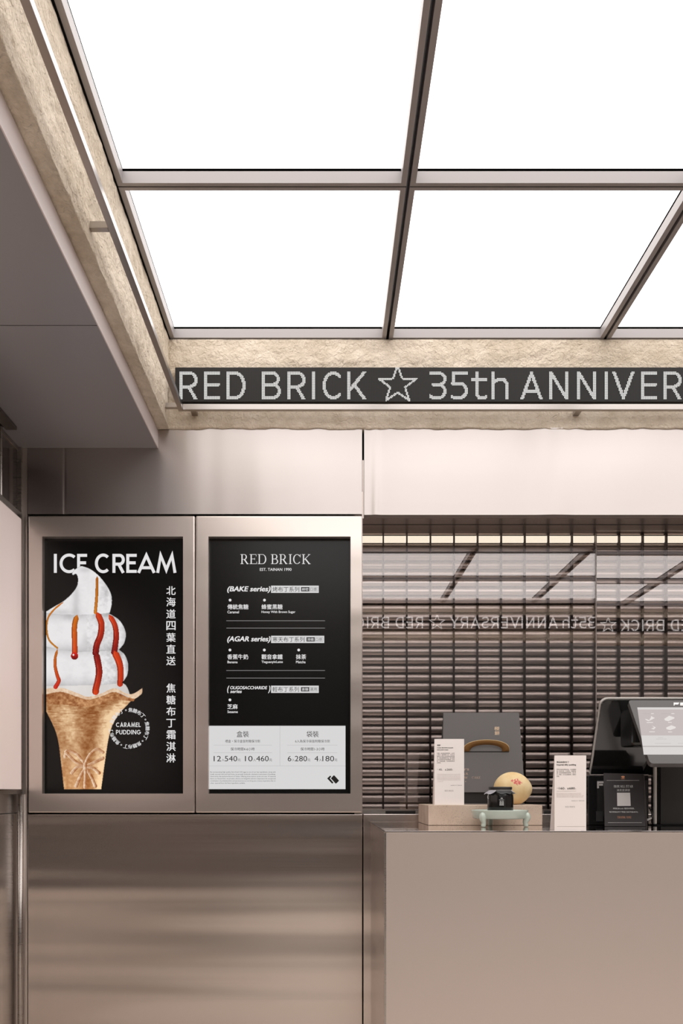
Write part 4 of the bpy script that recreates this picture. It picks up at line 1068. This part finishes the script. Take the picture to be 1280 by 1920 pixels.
# ---- celadon stand and jar
YS_ = 2.79; sc_ = YS_/F; cxs = pxX(936.5, YS_)
st = empty('celadon_stand', (cxs, YS_, Z_CNT), 'pale green glazed footed stand under the small black jar', 'stand')
zt1, zt0 = pyZ(1519.5, YS_-0.09), pyZ(1536.5, YS_-0.09); rr = 53.0*(YS_-0.02)/F
mesh_obj('tray', lathe(NB(), [(rr*0.86, zt0+0.002), (rr*0.90, zt0), (rr*0.955, zt0+0.003), (rr*0.975, zt1-0.012), (rr, zt1-0.003), (rr*0.998, zt1), (rr*0.97, zt1), (rr*0.955, zt1-0.003), (rr*0.5, zt1-0.0035)], cxs, YS_, 72), M['celadon'], st, smooth=True)
for a_, rfac in ((-138, 0.93), (-26, 0.93), (104, 0.80)):
    a_ = math.radians(a_); ux, uy = math.cos(a_), math.sin(a_); bx_, by_ = cxs+rr*rfac*ux, YS_+rr*rfac*uy
    hh = zt1-0.008-Z_CNT
    pts = [(bx_+ux*o_, by_+uy*o_, Z_CNT+0.0004+hh*t_) for t_, o_ in ((1.0,-0.004), (0.85,0.002), (0.68,0.004), (0.5,0.002), (0.32,-0.002), (0.15,0.0), (0.05,0.001), (0.0,0.001))]
    mesh_obj('foot', tube(NB(), pts, [0.006, 0.0105, 0.0122, 0.0105, 0.0080, 0.0078, 0.0078, 0.0045], n=16), M['celadon'], st, smooth=True)
cxj = pxX(937, YS_-0.01); YJ = YS_-0.015; sj = YJ/F; zj = zt1-0.0030
jr = empty('pudding_jar', (cxj, YJ, zj), 'small black jar with tied paper cover on the pale green stand', 'jar')
Hj = 40*sj; rj = 24.2*sj
mesh_obj('jar_body', lathe(NB(), [(rj*0.90, zj+0.0003), (rj*0.985, zj+0.002), (rj, zj+Hj*0.2), (rj*1.0, zj+Hj*0.62), (rj*0.97, zj+Hj*0.78), (rj*0.86, zj+Hj*0.92), (rj*0.8, zj+Hj*0.97)], cxj, YJ, 48), M['black'], jr, smooth=True)
mesh_obj('lid', lathe(NB(), [(rj*0.80, zj+Hj*0.955), (rj*0.86, zj+Hj*0.97), (rj*0.90, zj+Hj*1.03), (rj*0.90, zj+Hj*1.1), (rj*0.86, zj+Hj*1.125), (rj*0.3, zj+Hj*1.13)], cxj, YJ, 48), M['matte_black'], jr, smooth=True)
def skirt(a0, a1, lmax, m, name, drop):
    bm = NB(); A, B = [], []; n = 14
    for k in range(n+1):
        t = k/n; an = math.radians(a0+(a1-a0)*t); w = lmax*(0.35+0.65*math.sin(math.pi*t)**0.7)*(1+0.12*math.sin(9*t))
        A.append(bm.verts.new((cxj+rj*0.88*math.cos(an), YJ+rj*0.88*math.sin(an), zj+Hj*0.965)))
        B.append(bm.verts.new((cxj+(rj*0.9+w)*math.cos(an), YJ+(rj*0.9+w)*math.sin(an), zj+Hj*0.965-drop*w+0.0012*math.sin(14*t))))
    for k in range(n): bm.faces.new((A[k], A[k+1], B[k+1], B[k]))
    o_ = mesh_obj(name, bm, m, jr); q_ = o_.modifiers.new('thick', 'SOLIDIFY'); q_.thickness = 0.0006
skirt(150, 238, 0.015, M['paper_grey'], 'paper_skirt', 0.85); skirt(-38, 40, 0.013, M['paper_grey'], 'paper_skirt', 0.95); skirt(239, 320, 0.008, M['matte_black'], 'paper_skirt', 1.6)
mesh_obj('string', tube(NB(), [(cxj+rj*0.885*math.cos(2*math.pi*k/40), YJ+rj*0.885*math.sin(2*math.pi*k/40), zj+Hj*0.968) for k in range(41)]+[], 0.0006, n=6), M['string'], jr)
mesh_obj('string_end', tube(NB(), [(cxj-rj*0.9, YJ-0.012, zj+Hj*0.9), (cxj-rj*1.04, YJ-0.014, zj+Hj*0.66), (cxj-rj*1.0, YJ-0.014, zj+Hj*0.56)], 0.0011, n=8), M['string'], jr)
def onjar(x, y):
    v = P(x, y, YJ-rj); dx = v.x-cxj; return Vector((v.x, YJ-math.sqrt(max(1e-9, (rj*1.012)**2-dx*dx)), v.z))
a = Art(); a.text('囍', 936.0, 1501.8, 944.4, 1510.4); a.text('RED BRICK', 935.8, 1499, 945, 1500.8)
a.poly([(938.4,1497.6), (938.0,1496.2), (939.2,1496.6), (940.3,1495.2), (941.4,1496.6), (942.6,1496.2), (942.2,1497.6)])
a.put('jar_print', M['jarprint'], jr, onjar)

# ---- point of sale terminal
ps = empty('pos_terminal', (1.08, 2.86, Z_CNT), 'black point of sale terminal with a tilted customer screen on the counter', 'till')
def tilted(pb, pt, xw0, xw1, rt, th, bm=None, n=8):   # rounded slab between a bottom and a top line (y,z)
    b = Vector((0, *pb)); t = Vector((0, *pt)); up = (t-b); Hh = up.length; up.normalize(); nn = Vector((1,0,0)).cross(up).normalized()
    if nn.y > 0: nn = -nn
    out = []
    for cx_, cz_, a0, r in ((xw1-rt[1], rt[1], -90, rt[1]), (xw1-rt[0], Hh-rt[0], 0, rt[0]), (xw0+rt[0], Hh-rt[0], 90, rt[0]), (xw0+rt[1], rt[1], 180, rt[1])):
        for k in range(n+1): an = math.radians(a0+90*k/n); out.append((cx_+r*math.cos(an), cz_+r*math.sin(an)))
    bm = bm or NB(); fr = [bm.verts.new(b+X*x+up*z) for x, z in out]; bk = [bm.verts.new(b+X*x+up*z-nn*th) for x, z in out]; m_ = len(out)
    bm.faces.new(fr); bm.faces.new(bk[::-1])
    for k in range(m_): bm.faces.new((fr[k], bk[k], bk[(k+1)%m_], fr[(k+1)%m_]))
    return bm, b, up, nn, Hh
Ybm, Ytp = 2.95, 2.825
xs0 = 0.9015; xs1 = 1.262
bm, *_ = tilted((Ybm, pyZ(1453, Ybm)), (Ytp, pyZ(1313.5, Ytp)), xs0+0.002, xs1-0.002, (0.022, 0.006), 0.03)
mesh_obj('monitor_shell', bm, M['standblack'], ps)
bm, *_ = tilted((Ybm+0.004, pyZ(1453, Ybm)-0.001), (Ytp+0.008, pyZ(1309, Ytp)), xs0, xs1, (0.024, 0.006), 0.012)
mesh_obj('shell_trim', bm, M['chrome'], ps)
# wedge joining shell to the customer screen
bm = NB(); box(bm, xs0+0.07, xs1-0.06, 2.74, 2.86, pyZ(1400, 2.8), pyZ(1330, 2.8), bev=0.01); mesh_obj('screen_arm', bm, M['standblack'], ps)
Yd1 = 2.76; Yd0 = Yd1/1.072
zd1, zd0 = pyZ(1313, Yd1), pyZ(1431.5, Yd0); xd0 = pxX(1177.5, Yd1); xd1 = xd0+0.268
bm, b_, up_, nn_, H_ = tilted((Yd0, zd0), (Yd1, zd1), xd0, xd1, (0.010, 0.012), 0.016)
cd = mesh_obj('customer_screen', bm, M['bezel'], ps)
def on_disp(x, y, off=0.0008):
    # intersect the pixel ray with the tilted plane
    r = Vector(((x-VX)/F, 1.0, (VY-y)/F)); o_ = Vector((0, 0, EYE)); q_ = b_+nn_*off
    t_ = (q_-o_).dot(nn_)/r.dot(nn_); return o_+r*t_
def quad_x(x_top, x_bot, y0, y1, ty0=1326.0, ty1=1415.0): pass
def ui(u_, v_):                                # screen coordinates in the photo's slanted rectangle
    y_ = 1326.3+(1415-1326.3)*v_; xl = 1194.3+(1206.4-1194.3)*v_; return (xl+u_*196*(1+0.06*v_), y_)
def Rui(a, u0, v0, u1, v1): a.poly([ui(u0,v0), ui(u1,v0), ui(u1,v1), ui(u0,v1)])
mui = lambda o_: (lambda x, y: on_disp(x, y, o_))
lit_a = emis('till_grey', srgb(194, 184, 182), 1.0); lit_b = emis('till_pale', srgb(214, 210, 208), 1.0); lit_c = emis('till_white', srgb(228, 222, 219), 1.0); lit_d = emis('till_line', srgb(176, 170, 167), 1.0)
a = Art(); Rui(a, 0, 0.045, 1, 0.595); a.put('display_image', lit_a, cd, mui(0.0006))
for v0, v1 in ((0.0, 0.045), (0.595, 0.815), (0.835, 1.0)):
    a = Art(); Rui(a, 0, v0, 1, v1); a.put('display_bar', lit_b, cd, mui(0.0006))
a = Art(); Rui(a, 0, 0.815, 1, 0.835); a.put('display_line', lit_d, cd, mui(0.0006))
a = Art()
def zp(x, y): return 1100+x/7.111, 1300+y/7.111
a.poly([zp(770,340), zp(800,345), zp(830,360), zp(905,330), zp(860,305), zp(880,320), zp(850,350), zp(822,372), zp(790,358)])
a.poly([zp(850,300), zp(905,332), zp(862,346)])
a.poly([zp(1030,340), zp(1095,298), zp(1165,320), zp(1165,335), zp(1085,372), zp(1040,362)])
a.poly([zp(862,426), zp(918,455), zp(890,482), zp(855,470), zp(895,455)])
a.poly([zp(1055,455), zp(1125,425), zp(1185,448), zp(1180,465), zp(1110,490), zp(1060,478)])
for x0, x1, y in ((795,880,389), (1082,1130,387), (830,905,513), (1080,1135,515), (855,890,270), (1125,1165,270)): p, q = zp(x0, y-5), zp(x1, y+5); a.rect(*p, *q)
a.put('display_icons', lit_c, cd, mui(0.0012))
a = Art()
for x0, x1, y in ((740,840,270), (990,1110,270), (945,1015,590), (920,1060,610), (905,1120,667), (1210,1290,667)): p, q = zp(x0, y-1.5), zp(x1, y+1.5); a.rect(*p, *q)
a.put('display_text', lit_d, cd, mui(0.0012))
def FEC(x0, y0, x1, y1, gpw):
    a = Art(); w = (x1-x0)/3.4; hh = y1-y0; s_ = hh*0.30
    for k, ch in enumerate('FEC'):
        a.strokes([(p, s_) for p in glyph(ch, w, hh, s_)], lambda v, k=k: x0+k*w*1.2+v, lambda v: y1-v)
    return a
FEC(1262.5, 1317.3, 1297, 1322.8, 0).put('maker_logo', mat('logo_white', srgb(240, 238, 236), 0.5), cd, mui(0.0008))
# stand and base
Ys = 2.90
mesh_obj('stand_post', bx(pxX(1232, Ys), pxX(1345, Ys), Ys, Ys+0.06, Z_CNT+0.004, pyZ(1400, Ys), bev=0.004), M['standblack'], ps)
mesh_obj('stand_panel', bx(pxX(1238, Ys-0.002), pxX(1338, Ys-0.002), Ys-0.003, Ys-0.0005, pyZ(1545, Ys-0.002), pyZ(1435, Ys-0.002)), M['standpanel'], ps)
mesh_obj('stand_edge', bx(pxX(1225.5, Ys), pxX(1230.5, Ys), Ys-0.004, Ys+0.01, Z_CNT+0.004, pyZ(1420, Ys), bev=0.002), M['chrome'], ps)
mesh_obj('stand_foot', bx(pxX(1222, Ys), pxX(1350, Ys), Ys-0.02, Ys+0.12, Z_CNT+0.0003, Z_CNT+0.004), M['standblack'], ps)
Yp = 2.915
bs = mesh_obj('base_unit', bx(pxX(1102, Yp), pxX(1216, Yp), Yp, Yp+0.14, Z_CNT+0.0003, pyZ(1454, Yp), bev=0.003), M['standblack'], ps)
mesh_obj('base_lip', bx(pxX(1106, Yp), pxX(1215, Yp), Yp-0.002, Yp+0.01, pyZ(1453.6, Yp), pyZ(1451.8, Yp)), mat('lip_grey', srgb(150, 142, 138), 0.3), ps)
mesh_obj('base_recess', bx(pxX(1119, Yp), pxX(1214, Yp), Yp-0.0015, Yp, pyZ(1531, Yp), pyZ(1463, Yp)), M['matte_black'], ps)
a = Art(); a.strokes([(p, 3.4) for p in glyph('F', 12.5, 13, 3.4)], lambda v: 1119+v, lambda v: 1478-v); a.strokes([(p, 3.4) for p in glyph('E', 12.5, 13, 3.4)], lambda v: 1135+v, lambda v: 1478-v); a.strokes([(p, 3.4) for p in glyph('C', 14, 13, 3.4)], lambda v: 1151+v, lambda v: 1478-v)
a.put('base_logo', M['greyprint'], ps, flat(Yp-0.0022))
a = Art(); a.rect(1117, 1521, 1130, 1540); a.put('port_plate', mat('port_grey', srgb(54, 53, 54), 0.4), ps, flat(Yp-0.0024))
mesh_obj('plug', tube(NB(), [P(1206, 1538.5, 2.86), P(1214, 1537, 2.86), P(1220, 1534, 2.87)], 0.0035, n=10), M['greyprint'], ps)
mesh_obj('cable', tube(NB(), [P(1220, 1534, 2.87), P(1223, 1529, 2.88), P(1221, 1522, 2.90), P(1217, 1515, 2.92)], 0.0025, n=10), M['matte_black'], ps)

# ---- leaning black survey card
q0 = 2.80; q1 = 2.845
zq0, zq1 = Z_CNT+0.0005, pyZ(1449.5, q1)
sv = empty('survey_card', (pxX(1171, q0), q0, Z_CNT), 'black card printed with thank you leaning against the till base', 'sign card')
nq = Vector((0, -(zq1-zq0), (q1-q0))).normalized()
def on_card(x, y, off=0.0005):
    r = Vector(((x-VX)/F, 1.0, (VY-y)/F)); o_ = Vector((0, 0, EYE)); c_ = Vector((0, q0, zq0))+nq*off
    return o_+r*((c_-o_).dot(nq)/r.dot(nq))
bm = NB(); solid(bm, [on_card(1131.3, 1449.5, 0), on_card(1205.5, 1451, 0), on_card(1209.5, 1549, 0), on_card(1133.5, 1549, 0)], -nq*0.003)
mesh_obj('card_board', bm, mat('black_card', srgb(46, 42, 42), 0.55), sv)
bm = NB(); solid(bm, [on_card(1205.8, 1452, -0.001), on_card(1207.5, 1453, -0.02), on_card(1213.5, 1549, -0.03), on_card(1209.8, 1549, -0.001)], -nq*0.002)
mesh_obj('card_return', bm, mat('black_card_side', srgb(70, 66, 66), 0.5), sv)
def ze(x, y): return 1090+x/6.7368, 1430+y/6.7368
def Te(a, s_, x0, y0, x1, y1, **k): a.text(s_, *ze(x0, y0), *ze(x1, y1), **k)
a = Multi('white_lettering'); b = Art(); Te(a, '微笑', 405, 283, 480, 317, bold=0.01)
p, q = ze(484, 284), ze(650, 314); serif_line(b, 'ALL STAR', *p, *q, gap=0.05, space=0.3)
Te(a, '滿意度調查', 443, 331, 612, 363, bold=0.01); Te(a, '掃描QRcode 填寫本問卷，', 395, 568, 668, 590); Te(a, '每月即抽出布丁禮盒乙組(市值680元)', 350, 613, 710, 634)
a.put('', M['jarprint'], sv, on_card); b.put('white_lettering', M['jarprint'], sv, on_card)
a = Art(); a.poly([ze(447,380), ze(612,378), ze(620,546), ze(450,547)]); a.put('pale_sticker', M['patch'], sv, on_card)
a = Art(); p, q = ze(450, 677), ze(628, 703); serif_line(a, 'THANK YOU', *p, *q, gap=0.1, space=0.4)
a.put('thanks_lettering', M['copper'], sv, on_card); a = Art(); a.poly([ze(498,180), ze(508,168), ze(538,168), ze(546,184), ze(522,196)]); a.rect(*ze(498,202), *ze(545,207)); a.put('emblem', M['copper'], sv, on_card)
a = Multi('border_line'); a.rect(*ze(316,222.5), *ze(728,226)); a.rect(*ze(332,756), *ze(760,759.5)); a.put('border_lines', M['greyprint'], sv, on_card)
